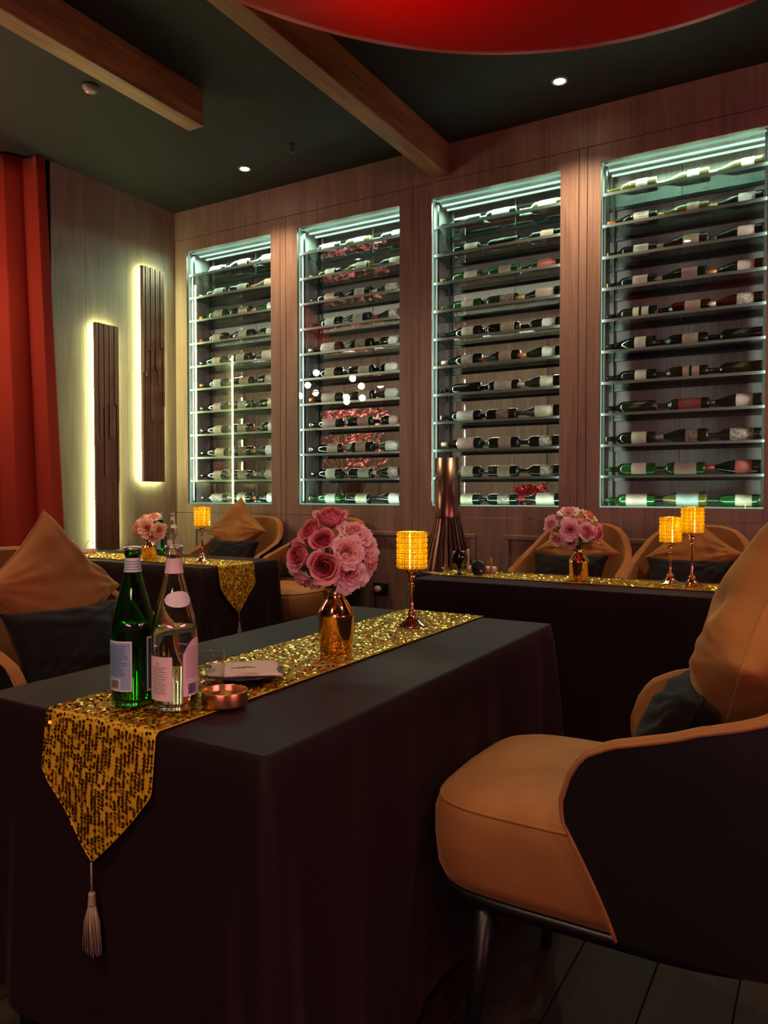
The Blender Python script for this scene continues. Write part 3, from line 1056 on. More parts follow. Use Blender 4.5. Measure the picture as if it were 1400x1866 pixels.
def runner(name, label, half, wd, hang, zt, M, disc, dcol, drow, seed, hang_far=False, inward=False):
    """local: length along y from -half (hanging end) to +half, width along x"""
    r = random.Random(seed)
    t = thing(name, label, 'table runner', mat=M, group='gold sequin table runners')
    Zr = 0.0035
    st = hang * 0.42      # straight part of the drop
    n = 24

    def width_at(s):      # s = distance below the edge
        if s <= st:
            return wd / 2
        q = (s - st) / (hang - st)
        return wd / 2 * max(0.0, 1 - q ** 1.12)

    def pos(x, s, lift=0.0):  # s>0 hangs, s<0 lies on the table
        e = 0.010
        if s <= 0:
            return (x, -half - s, Zr + lift)
        if s < e:
            a = s / e * PI / 2
            return (x, -half - e * 0.9 * math.sin(a) - lift * math.sin(a), Zr - e * 0.9 * (1 - math.cos(a)) + lift * math.cos(a))
        wv = 0.006 * math.sin(x * 40 + s * 9) * min(1, s * 6) + 0.012 * s
        return (x, -half - e * 0.9 - wv * 0.5 - 0.012 * min(1, s * 8) - lift, Zr - e * 0.9 - (s - e))
    rows = [-2 * half, -half, -0.02, 0, 0.0025, 0.005, 0.0075, 0.01] + [0.01 + (hang - 0.011) * (i + 1) / 26 for i in range(26)]
    vs = []
    for s in rows:
        for i in range(n + 1):
            x = (i / n * 2 - 1) * max(0.0015, width_at(s))
            vs.append(pos(x, s))
    fs = [(j * (n + 1) + i, (j + 1) * (n + 1) + i, (j + 1) * (n + 1) + i + 1, j * (n + 1) + i + 1) for j in range(len(rows) - 1) for i in range(n)]
    MB().add(vs, fs).obj('fabric', 'runner_cloth', t, solid=0.0012)
    # sequins
    m = MB()
    nc = int(wd / dcol)
    for c in range(nc + 1):
        x = (c / nc * 2 - 1) * (wd / 2 - disc * 0.6)
        s = -2 * half + 0.003 + r.random() * drow
        while s < hang - 0.006:
            if abs(x) < width_at(s) - disc * 0.2 and (math.sin(c * 2.7 + s * 60) + math.sin(c * 5.1 - s * 95) + r.uniform(-1, 1)) < (1.0 if s > 0 else 1.5):
                xx = x + r.uniform(-1, 1) * dcol * 0.12
                p = Vector(pos(xx, s, 0.0015))
                tilt = 15 if s > 0 else 13
                ax, ay = R(r.gauss(0, tilt)), R(r.gauss(0, tilt))
                if s > 0.006:
                    base = Matrix.Rotation(PI / 2, 4, 'X')
                else:
                    base = Matrix.Identity(4)
                MM = Matrix.Translation(p) @ Matrix.Rotation(ax, 4, 'X') @ Matrix.Rotation(ay, 4, 'Y' if s <= 0.006 else 'Z') @ base
                k_ = 7
                lift = 0.0008
                m.add([(disc * math.cos(2 * PI * q / k_), disc * math.sin(2 * PI * q / k_), lift) for q in range(k_)], [tuple(range(k_))], False, MM)
            s += drow * r.uniform(0.9, 1.15)
    o = m.obj('sequins', 'sequin_gold', t)
    o['kind'] = 'stuff'
    # border cord
    for sg in (-1, 1):
        pts = []
        for s in [-2 * half, 0, 0.003, 0.007, 0.01] + [0.01 + (hang - 0.012) * (i + 1) / 22 for i in range(22)]:
            pts.append(pos(sg * max(0.001, width_at(s)), s, 0.0006))
        MB().tube(pts, 0.0016, 5).obj('border_cord', 'runner_cloth', t)
    # tassel
    p = Vector(pos(0, hang, 0.001))
    tz = p.z
    y = p.y - 0.002
    ts = bpy.data.objects.new('tassel', MB().tube([(0, y, tz), (0.001, y, tz - 0.052)], 0.0016, 6).obj('_c', 'tassel_silk').data)
    bpy.data.objects.remove(bpy.data.objects['_c'])
    COL.objects.link(ts)
    ts.parent = t
    zt_ = tz - 0.052
    MB().lathe([(0.0, 0.0), (0.0055, -0.0005), (0.0062, -0.004), (0.0052, -0.008), (0.0068, -0.011), (0.0055, -0.014), (0.0070, -0.018), (0.006, -0.024), (0.0, -0.026)], 14,
               T(0.001, y, zt_)).obj('tassel_head', 'tassel_silk', ts)
    m = MB()
    for q in range(70):
        a = r.uniform(0, 6.28)
        rr = math.sqrt(r.random())
        L = 0.082 + r.uniform(-0.008, 0.006)
        x1, y1 = 0.005 * rr * math.cos(a), 0.005 * rr * math.sin(a)
        x2, y2 = 0.022 * rr * math.cos(a), 0.011 * rr * math.sin(a)
        b = T(0.001, y, zt_ - 0.020)
        m.tube([(x1, y1, 0), (x1 * 1.9 + x2 * 0.25, y1 * 2 + y2 * 0.2, -L * 0.4), (x2, y2, -L)], 0.00085, 4, b)
    o = m.obj('tassel_fringe', 'tassel_silk', ts)
    o['kind'] = 'stuff'
    return t


runner('table_runner', 'gold sequin table runner with tassel hanging off the nearest table', (2.25 - 0.897) / 2 + 0.004, 0.278, 0.245, ZT,
       T(-1.0965, (2.25 + 0.897) / 2 + 0.003, ZT), 0.0035, 0.0092, 0.0058, 1)
runner('table_runner', 'gold sequin table runner hanging off the table beside the wall panels', 0.74, 0.29, 0.275, ZT,
       T(-3.592, 3.228, ZT) @ Matrix.Rotation(PI / 2, 4, 'Z'), 0.005, 0.0125, 0.010, 2)
runner('table_runner', 'gold sequin table runner lying on the long table by the cabinets', 0.915, 0.245, 0.27, ZT,
       T(-0.745, 3.412, ZT) @ Matrix.Rotation(PI / 2, 4, 'Z'), 0.004, 0.0105, 0.0085, 3)

# ================================================================== CHAIRS
def make_chair(label, group):
    t = thing('armchair', label, 'chair', (0, 0, 0), 0, group)
    ZB = 0.368

    def plan(a, inset, t_):
        """a in [-1,1] along the U, -1 front of left arm, 0 back centre; returns x,y"""
        hw = 0.306 - inset
        yb = 0.435 - inset
        ys = 0.10                       # where the straight arm meets the curve
        yf = -0.045 - 0.09 * min(1, t_ * 1.15) ** 1.2   # front edge, forward with height
        sgn = -1 if a < 0 else 1
        q = 1 - abs(a)
        if q < 0.32:
            y = yf + (ys - yf) * (q / 0.32)
            x = hw * (1.0)
        else:
            th = (q - 0.32) / 0.68 * PI / 2
            x = hw * math.cos(th) ** 0.80 if th < PI / 2 - 1e-6 else 0
            y = ys + (yb - ys) * math.sin(th) ** 0.85
        return sgn * x, y

    def top(a):
        q = 1 - abs(a)
        pts = [(0, 0.605), (0.012, 0.640), (0.03, 0.668), (0.06, 0.695), (0.12, 0.718), (0.25, 0.745), (0.40, 0.788), (0.52, 0.835), (0.64, 0.90), (0.74, 0.94), (0.85, 0.958), (1.0, 0.962)]
        for (q0, h0), (q1, h1) in zip(pts, pts[1:]):
            if q <= q1:
                f = (q - q0) / (q1 - q0)
                return h0 + (h1 - h0) * f
        return pts[-1][1]
    NU, NV = 72, 12

    def surf(inset):
        def fn(u, v):
            a = u * 2 - 1
            # cluster samples near the arm fronts
            a = math.copysign(abs(a) ** 0.75, a)
            H = top(a)
            z = ZB + (H - ZB) * v
            tt = (z - ZB) / (0.60 - ZB)
            x, y = plan(a, inset, tt)
            flare = 0.90 + 0.10 * min(1.2, v * (H - ZB) / 0.3) ** 0.8
            yy = y if y < 0.10 else 0.10 + (y - 0.10) * (0.86 + 0.16 * min(1, (z - ZB) / 0.5))
            return (x * flare, yy, z)
        return fn
    fo, fi = surf(0.0), surf(0.034)
    MB().grid(fo, NU, NV).obj('outer_shell', 'black_leather', t)
    MB().grid(fi, NU, NV).obj('inner_back', 'velvet', t)
    # rolled rim bridging outer and inner skins (top and both arm fronts)
    path_o, path_i = [], []
    for j in range(NV + 1):
        path_o.append(Vector(fo(0, j / NV)))
        path_i.append(Vector(fi(0, j / NV)))
    for i in range(1, NU + 1):
        path_o.append(Vector(fo(i / NU, 1)))
        path_i.append(Vector(fi(i / NU, 1)))
    for j in range(NV - 1, -1, -1):
        path_o.append(Vector(fo(1, j / NV)))
        path_i.append(Vector(fi(1, j / NV)))
    n = len(path_o)
    K = 6
    vs, fs = [], []
    for idx in range(n):
        po, pi = path_o[idx], path_i[idx]
        tn = (path_o[min(idx + 1, n - 1)] + path_i[min(idx + 1, n - 1)] - path_o[max(idx - 1, 0)] - path_i[max(idx - 1, 0)])
        tn = tn.normalized() if tn.length > 1e-6 else Vector((0, 0, 1))
        ac = (pi - po)
        outv = tn.cross(ac).normalized()
        if idx <= NV and outv.y > 0.2 or idx >= n - NV - 1 and outv.y > 0.2:
            outv = -outv
        if NV < idx < n - NV - 1 and outv.z < 0:
            outv = -outv
        for q in range(K + 1):
            f = q / K
            vs.append(po + ac * f + outv * 0.010 * math.sin(PI * f))
    for i in range(n - 1):
        for q in range(K):
            a = i * (K + 1) + q
            fs.append((a, a + 1, a + K + 2, a + K + 1))
    MB().add(vs, fs).obj('arm_rim', 'velvet', t)
    MB().tube([p + Vector((0, 0, 0.001)) for p in path_o], 0.0035, 6).obj('piping', 'velvet', t)
    # seat cushion

    def outline(k_, th):
        # rounded, slightly bulging front
        c, s_ = math.cos(th), math.sin(th)
        e = 0.29 if s_ < 0 else 0.80
        x = 0.270 * k_ * math.copysign(abs(c) ** e, c)
        yy = math.copysign(abs(s_) ** e, s_)
        y = -0.03 + (0.40 if yy < 0 else 0.36) * yy * k_
        if yy < 0:
            y -= 0.022 * (1 - (x / 0.267) ** 2) * k_
        return x, y
    prof = [(0.90, ZB), (0.955, ZB + 0.003), (0.985, ZB + 0.03), (1.0, ZB + 0.09), (1.0, ZB + 0.135), (0.985, ZB + 0.155), (0.955, ZB + 0.168), (0.90, ZB + 0.177), (0.78, ZB + 0.185),
            (0.6, ZB + 0.192), (0.4, ZB + 0.196), (0.2, ZB + 0.198), (0.02, ZB + 0.198)]
    m = MB()
    NS = 72
    vs = []
    for k_, z in prof:
        for q in range(NS):
            x, y = outline(k_, 2 * PI * q / NS)
            vs.append((x, y, z))
    fs = [(j * NS + q, j * NS + (q + 1) % NS, (j + 1) * NS + (q + 1) % NS, (j + 1) * NS + q) for j in range(len(prof) - 1) for q in range(NS)]
    fs.append(tuple(range(NS - 1, -1, -1)))
    fs.append(tuple(range((len(prof) - 1) * NS, len(prof) * NS)))
    st = m.add(vs, fs).obj('seat', 'velvet', t)
    pts = [(*outline(0.972, 2 * PI * q / NS), ZB + 0.164) for q in range(NS + 1)]
    MB().tube(pts, 0.0032, 6).obj('piping', 'velvet', st)
    # base frame
    vs = []
    for (k_, z) in ((0.86, ZB - 0.03), (0.93, ZB - 0.028), (0.96, ZB - 0.015), (0.96, ZB - 0.003), (0.9, ZB - 0.001)):
        for q in range(NS):
            x, y = outline(k_, 2 * PI * q / NS)
            vs.append((x, y, z))
    fs = [(j * NS + q, j * NS + (q + 1) % NS, (j + 1) * NS + (q + 1) % NS, (j + 1) * NS + q) for j in range(4) for q in range(NS)]
    fs.append(tuple(range(NS - 1, -1, -1)))
    MB().add(vs, fs).obj('base_frame', 'black_metal', t)
    for sx in (-1, 1):
        for y, dy in ((-0.31, -0.03), (0.27, 0.05)):
            MB().tube([(sx * 0.215, y, ZB - 0.015), (sx * 0.245, y + dy, 0.0)], [0.023, 0.013], 14).obj('leg', 'black_metal', t)
    return t


ch = make_chair('brown velvet tub armchair with black shell at the nearest table, its seat empty', 'brown velvet tub armchairs')
CH = [ch]
ch.location = (-0.268, 1.605, 0)
ch.rotation_euler = (0, 0, -PI / 2)
SPEC = [((-1.915, 1.50), PI / 2, 'brown velvet tub armchair behind the water bottles, across the nearest table'),
        ((-1.245, 4.09), 0, 'brown velvet tub armchair behind the pink roses on the long table'),
        ((-0.625, 4.09), 0, 'brown velvet tub armchair behind the two glowing candle lamps'),
        ((-3.68, 4.085), R(6), 'brown velvet tub armchair with a pointed cushion under the first wine cabinet'),
        ((-3.00, 4.085), R(-4), 'brown velvet tub armchair half hidden by the nearest pink rose bouquet')]
for (x, y), rz, lb in SPEC:
    CH.append(dup(ch, (x, y, 0), rz, lb))


def pillow_mesh(sx, sz, th, seed, pinch=0.13, n=44):
    r = random.Random(seed)
    ph = [r.uniform(0, 6.28) for _ in range(6)]

    def mk(sgn):
        def fn(u, v):
            a, b = u * 2 - 1, v * 2 - 1
            x = sx / 2 * a * (1 - pinch * (1 - b * b) * abs(a) ** 2)
            z = sz / 2 * b * (1 - pinch * (1 - a * a) * abs(b) ** 2)
            f = max(0.0, (1 - a ** 4) * (1 - b ** 4)) ** 0.42 * (1 - 0.15 * (a * a + b * b))
            wr = 0.006 * math.sin(7 * a * b + 4 * a + ph[0]) + 0.006 * math.sin(9 * a - 6 * b + ph[1]) * abs(a) + 0.0045 * math.sin(15 * b + 5 * a + ph[2]) * abs(b) + 0.004 * math.sin(22 * math.atan2(b + 1.05, a + 1.05) + ph[4]) * max(0, 1 - ((a + 1) ** 2 + (b + 1) ** 2) / 2.2) + 0.004 * math.sin(20 * math.atan2(b - 1.05, a - 1.05) + ph[5]) * max(0, 1 - ((a - 1) ** 2 + (b - 1) ** 2) / 2.2)
            y = sgn * (th / 2 * f + wr * min(1, f * 1.5) * (0.8 if f > 0.01 else 0)) + 0.004 * math.sin(3 * a + ph[3])
            return (x, y, z)
        return fn
    m = MB()
    m.grid(mk(-1), n, n)
    m.grid(mk(1), n, n)
    return m


def pillow(label, chair, loc, tilt, roll, size, th, matn, seed, name='cushion', group='brown velvet cushions', sq=1.0, yaw=0.0, cat='cushion'):
    M = chair.matrix_basis.copy()
    M = Matrix.Translation(chair.location) @ Matrix.Rotation(chair.rotation_euler[2], 4, 'Z')
    M = M @ T(*loc) @ Matrix.Rotation(yaw, 4, 'Z') @ Matrix.Rotation(tilt, 4, 'X') @ Matrix.Rotation(roll, 4, 'Y')
    o = pillow_mesh(size, size * sq, th, seed).obj(name, matn)
    o.matrix_world = M
    tag(o, label, cat, group)
    # zip seam / piping round the edge
    n = 30
    pts = []
    half = size / 2
    r = random.Random(seed)
    ph = [r.uniform(0, 6.28) for _ in range(6)]
    loop = [(-1 + 2 * i / n, -1) for i in range(n)] + [(1, -1 + 2 * i / n) for i in range(n)] + [(1 - 2 * i / n, 1) for i in range(n)] + [(-1, 1 - 2 * i / n) for i in range(n + 1)]
    for a, b in loop:
        x = size / 2 * a * (1 - 0.13 * (1 - b * b) * abs(a) ** 2)
        z = size * sq / 2 * b * (1 - 0.13 * (1 - a * a) * abs(b) ** 2)
        pts.append((x, 0.004 * math.sin(3 * a + ph[3]), z))
    MB().tube(pts, 0.0028, 5).obj('seam', matn, o)
    return o


NM = ['on the chair facing away from the water bottles', 'on the chair behind the water bottles', 'on the chair behind the long table roses', 'on the chair behind the two candle lamps',
      'on the chair under the first wine cabinet', 'on the chair behind the nearest bouquet']
NM[0] = 'on the empty chair at the nearest table'
for i, c in enumerate(CH):
    sz = 0.40 if i == 0 else (0.345 if i in (2, 3) else 0.36)
    zc = {0: 0.865, 1: 0.85}.get(i, 0.87 if i >= 4 else 0.815)
    rl = {0: 45, 1: 49, 2: 45, 3: 40, 4: 44, 5: 45}[i]
    if i != 5:
        pillow('pointed brown velvet cushion ' + NM[i], c, ({1: 0.03, 4: -0.05}.get(i, 0.0), 0.185 if i else 0.150, zc), R(-16), R(rl), sz, 0.15 if i else 0.19, 'pillow_velvet', 11 + i)
    pillow('black lumbar cushion ' + NM[i], c, (0, 0.03 if i else 0.02, 0.69 if i else 0.672), R(-26), 0, 0.42, 0.14, 'black_velvet', 31 + i, group='black lumbar cushions', sq=0.62)

# ================================================================== FLOWERS
def petal_fn(th, r0, w, h, opn, curl, seed, ruff, close=0.0):
    ph = seed * 1.7

    def fn(u, v):
        a = (u * 2 - 1)
        wid = w * (0.30 + 0.70 * math.sin(min(1, v * 1.3) * PI / 2)) * (1 - 0.30 * max(0, v - 0.7) / 0.3 * abs(a))
        ang = th + a * wid
        rad = r0 * (0.22 + 0.78 * math.sin(min(1.0, v * 1.7) * PI / 2)) + opn * v * v - close * r0 * v ** 2
        lip = max(0, v - 0.78) / 0.22
        rad += curl * lip * lip * (1 - 0.3 * a * a)
        z = h * (v - 0.10 * v * v) - opn * 0.3 * v ** 3 - curl * 0.45 * lip * lip - 0.22 * h * (a * a) * v ** 3
        z += ruff * math.sin(a * 5 + ph) * v * v
        rad += ruff * 0.7 * math.cos(a * 7 + ph * 2) * v * v
        return (rad * math.cos(ang), rad * math.sin(ang), z)
    return fn


def rose_petals(size, kind, seed):
    """list of petal functions, from the heart outwards"""
    r = random.Random(seed)
    out = []
    n = 17 if kind == 'bud' else 27
    for i in range(n):
        f = i / (n - 1)
        th = i * 2.39996 + r.uniform(-0.12, 0.12)
        if kind == 'bud':
            r0 = size * (0.12 + 0.70 * f ** 0.75)
            h = size * (1.30 - 0.10 * f)
            w = 1.45 - 0.45 * f
            opn = size * (0.0 + 0.10 * max(0, f - 0.6) / 0.4)
            curl = size * (0.0 + 0.24 * max(0, f - 0.35) / 0.65)
            ru = size * 0.012
            cl = 0.22 * (1 - f)
        else:
            r0 = size * (0.10 + 0.62 * f ** 0.9)
            h = size * (1.02 - 0.38 * f)
            w = 1.0 - 0.42 * f
            opn = size * (0.02 + 0.42 * f ** 1.3)
            curl = size * 0.14 * f
            ru = size * (0.03 + 0.05 * f)
            cl = 0.15 * (1 - f)
        out.append((petal_fn(th, r0, w, h, opn, curl, i + seed, ru, cl), f))
    return out


def rose(name, label, pos, direction, size, kind, matn, seed, detail, group, neck):
    M = T(*pos) @ frame_to(direction, seed * 0.7) @ T(0, 0, -size * 0.55)
    t = thing(name, label, 'rose', mat=M, group=group)
    ps = rose_petals(size, kind, seed)
    if detail:
        m = MB()
        for fn, f in ps[:5]:
            m.grid(fn, 8, 6)
        m.obj('inner_petals', 'rose_heart' if matn == 'rose_deep' else matn, t, subsurf=0)
        for fn, f in ps[5:]:
            MB().grid(fn, 10, 8).obj('petal', matn, t)
    else:
        m = MB()
        for fn, f in ps:
            m.grid(fn, 6, 5)
        m.obj('petals', matn, t)
    m = MB()
    m.lathe([(0.0, -size * 0.10), (size * 0.14, -size * 0.05), (size * 0.30, size * 0.12), (size * 0.20, size * 0.2)], 12)
    m.obj('calyx', 'leaf_green', t)
    # stem from the calyx to the vase neck (world -> local)
    inv = M.inverted()
    a = Vector((0, 0, -size * 0.08))
    b = Vector((0, 0, -size * 0.9))
    e = inv @ Vector(neck)
    mid = (b + e) * 0.5 * 0.9 + b * 0.1
    MB().tube([a, b, mid, e], 0.0022 if detail else 0.003, 6).obj('stem', 'stem_green', t)
    return t


CR = Vector((0.8625, 0.506, 0))     # across the view
CF = Vector((0.506, -0.8625, 0))    # towards the viewer
UP = Vector((0, 0, 1))


def vase(label, x, y, sc, group, wide=1.0):
    t = thing('flower_vase', label, 'vase', (x, y, ZT + 0.0045), 0, group)
    s = sc
    prof = [(0.0, 0.0), (0.038, 0.0), (0.041, 0.003), (0.042, 0.008), (0.0445, 0.084), (0.0465, 0.089), (0.0465, 0.093), (0.0445, 0.098), (0.036, 0.112), (0.026, 0.127), (0.0215, 0.135),
            (0.0205, 0.142), (0.0225, 0.154), (0.0210, 0.155), (0.0190, 0.142), (0.0185, 0.12), (0.0, 0.12)]
    MB().lathe([(r * s * wide, z * s) for r, z in prof], 40).obj('body', 'gold_mirror', t)
    m = MB()
    m.lathe([(0.0458 * s * wide, 0.0885 * s), (0.0478 * s * wide, 0.091 * s), (0.0458 * s * wide, 0.0935 * s)], 40, cap=False)
    m.obj('shoulder_ring', 'gold_mirror', t)
    return t


VX, VY = -1.062, 1.575
vase('mirror gold flower vase in the middle of the nearest table', VX, VY, 1.0, 'gold flower vases')
# px, py of the photo read as metres about the vase (731 px per metre there), depth towards the viewer, facing (right, viewer, up), size, kind, colour
RS = [
    (600, 945, 0.00, (0.0, 0.30, 1.0), 0.041, 'bud', 'rose_deep', 'deep pink rose at the very top of the nearest bouquet'),
    (566, 968, 0.01, (-0.6, 0.45, 0.5), 0.034, 'bud', 'rose_deep', 'deep pink rose just below the topmost rose, on its curtain side'),
    (547, 1012, 0.03, (-0.75, 0.75, 0.15), 0.038, 'bud', 'rose_deep', 'deep pink rose facing the curtain side of the nearest bouquet'),
    (593, 1030, 0.07, (-0.10, 1.0, -0.02), 0.041, 'bud', 'rose_deep', 'deep pink rose facing the viewer in the middle of the nearest bouquet'),
    (637, 1045, 0.06, (0.25, 1.0, -0.10), 0.042, 'open', 'rose_pale', 'pale pink open rose lowest beside the vase neck'),
    (646, 966, 0.01, (0.35, 0.45, 0.8), 0.040, 'open', 'rose_pale', 'pale pink open rose spreading beside the topmost rose'),
    (664, 992, 0.02, (0.8, 0.7, 0.35), 0.041, 'open', 'rose_pale', 'pale pink ruffled rose at the candle lamp side of the nearest bouquet'),
    (674, 1026, 0.01, (1.0, 0.45, -0.15), 0.037, 'open', 'rose_pale', 'pale pink rose drooping on the candle lamp side of the nearest bouquet'),
    (632, 1004, 0.06, (0.25, 1.0, 0.3), 0.038, 'open', 'rose_pale', 'pale pink rose in the centre, above the lowest open rose'),
    (548, 1057, 0.02, (-0.55, 0.45, -0.75), 0.038, 'open', 'rose_pale', 'pale pink rose hanging down over the vase, curtain side'),
    (588, 985, 0.05, (-0.1, 0.85, 0.55), 0.030, 'bud', 'rose_deep', 'small deep pink rose between topmost and middle rose'),
    (552, 984, -0.03, (-0.7, 0.1, 0.5), 0.032, 'open', 'rose_peach', 'peach rose at the back of the nearest bouquet'),
    (612, 1000, -0.04, (0.1, -0.6, 0.7), 0.040, 'open', 'rose_pale', 'pale pink rose at the far side of the nearest bouquet'),
]
for i, (px, py, d, fc, sz, kd, mt_, lb) in enumerate(RS):
    p = Vector((VX, VY, 0)) + CR * ((px - 609) / 731.0) + CF * d
    p.z = 1.15 - (py - 897) / 731.0 * (1 - d * 0.45)
    dr = CR * fc[0] + CF * fc[1] + UP * fc[2]
    a = rnd.random() * 6.28
    nk = (VX + 0.010 * math.cos(a), VY + 0.010 * math.sin(a), ZT + 0.13)
    rose('rose', lb, p, dr, sz, kd, mt_, i + 3, True, 'roses of the nearest bouquet', nk)
# leaves at the vase neck
lf = thing('rose_leaves', 'dark green rose leaves at the neck of the nearest gold vase', 'leaves', (VX, VY, ZT + 0.16))
for i, (a, l, dz) in enumerate(((3.6, 0.05, 0.02), (4.6, 0.055, 0.012), (5.5, 0.045, 0.02), (2.6, 0.05, 0.03), (0.4, 0.045, 0.03), (1.5, 0.05, 0.03))):
    def fn(u, v, a=a, l=l, dz=dz):
        s = u * 2 - 1
        wv = 0.017 * math.sin(PI * min(1, v * 0.97 + 0.03)) ** 0.8
        rr = 0.012 + l * v
        x = rr * math.cos(a) - s * wv * math.sin(a)
        y = rr * math.sin(a) + s * wv * math.cos(a)
        return (x, y, dz * math.sin(v * 2.6) + 0.005 * abs(s))
    MB().grid(fn, 6, 8).obj('leaf', 'leaf_green', lf)


def bouquet(cx, cy, zb, pxm, px0, pts, group, place, pal, bouq_sz):
    nk = (cx, cy, zb)
    for i, (px, py, d, sz, kd, fc, words) in enumerate(pts):
        p = Vector((cx, cy, 0)) + CR * ((px - px0) / pxm) + CF * d
        p.z = 1.15 - (py - 897) / pxm
        dr = CR * fc[0] + CF * fc[1] + UP * fc[2]
        rose('rose', '%s %s rose %s' % ({'rose_pale': 'pale pink', 'rose_peach': 'peach', 'rose_deep': 'deeper pink'}[pal[i % len(pal)]], words, place), p, dr, sz, kd, pal[i % len(pal)], 40 + i, False, group, nk)


V2 = (-0.972, 3.385)
vase('gold flower vase on the long table by the cabinets', V2[0], V2[1], 0.93, 'gold flower vases', 1.05)
bouquet(V2[0], V2[1], ZT + 0.11, 405.0, 1057.0, [
    (1002, 952, 0.02, 0.037, 'open', (-0.8, 0.5, 0.4), 'outermost'), (1038, 931, 0.0, 0.042, 'open', (-0.2, 0.5, 0.9), 'topmost'), (1079, 938, -0.02, 0.038, 'open', (0.5, 0.4, 0.8), 'upper cream-edged'),
    (1036, 962, 0.06, 0.045, 'open', (-0.1, 1, 0.2), 'central front'), (1064, 968, 0.05, 0.044, 'bud', (0.25, 1, 0.3), 'central tall'), (1084, 972, 0.03, 0.042, 'bud', (0.9, 0.7, 0.0), 'lamp-side'),
    (1012, 982, 0.03, 0.034, 'open', (-0.7, 0.6, -0.5), 'low outer'), (1038, 990, 0.03, 0.030, 'open', (-0.2, 0.6, -0.6), 'lowest'), (1060, 950, -0.03, 0.04, 'open', (0, -0.4, 1), 'rear')],
    'roses of the long table bouquet', 'in the long table bouquet', ['rose_pale', 'rose_pale', 'rose_peach', 'rose_pale', 'rose_pale', 'rose_deep'], 1)
V3 = (-3.53, 3.235)
vase('gold flower vase on the table beside the wall panels', V3[0], V3[1], 0.72, 'gold flower vases', 1.35)
bouquet(V3[0], V3[1], ZT + 0.08, 325.0, 276.0, [
    (252, 965, 0.02, 0.040, 'open', (-0.8, 0.6, 0.1), 'outermost'), (262, 948, 0.0, 0.036, 'open', (-0.5, 0.5, 0.7), 'upper outer'), (284, 943, 0.0, 0.044, 'open', (0.0, 0.4, 0.9), 'topmost'),
    (276, 965, 0.06, 0.052, 'open', (-0.05, 1, 0.1), 'central front'), (300, 970, 0.04, 0.046, 'open', (0.8, 0.8, -0.1), 'bottle-side'), (288, 982, 0.04, 0.038, 'open', (0.2, 0.9, -0.4), 'lowest'),
    (247, 975, 0.0, 0.034, 'open', (-0.8, 0.3, -0.5), 'low outer')],
    'roses of the wall side bouquet', 'in the bouquet by the wall panels', ['rose_peach'], 1)
for (vx, vy, q) in ((V2[0], V2[1], 'long table'), (V3[0], V3[1], 'wall side')):
    l2 = thing('rose_leaves', 'dark green leaves under the %s roses' % q, 'leaves', (vx, vy, ZT + 0.15 if q[0] == 'l' else ZT + 0.12))
    for a in (3.4, 4.4, 5.6, 1.0):
        def fn(u, v, a=a):
            s = u * 2 - 1
            wv = 0.02 * math.sin(PI * min(1, v * 0.97 + 0.03)) ** 0.8
            rr = 0.01 + 0.07 * v
            return (rr * math.cos(a) - s * wv * math.sin(a), rr * math.sin(a) + s * wv * math.cos(a), 0.03 * math.sin(v * 2.6))
        MB().grid(fn, 4, 5).obj('leaf', 'leaf_green', l2)

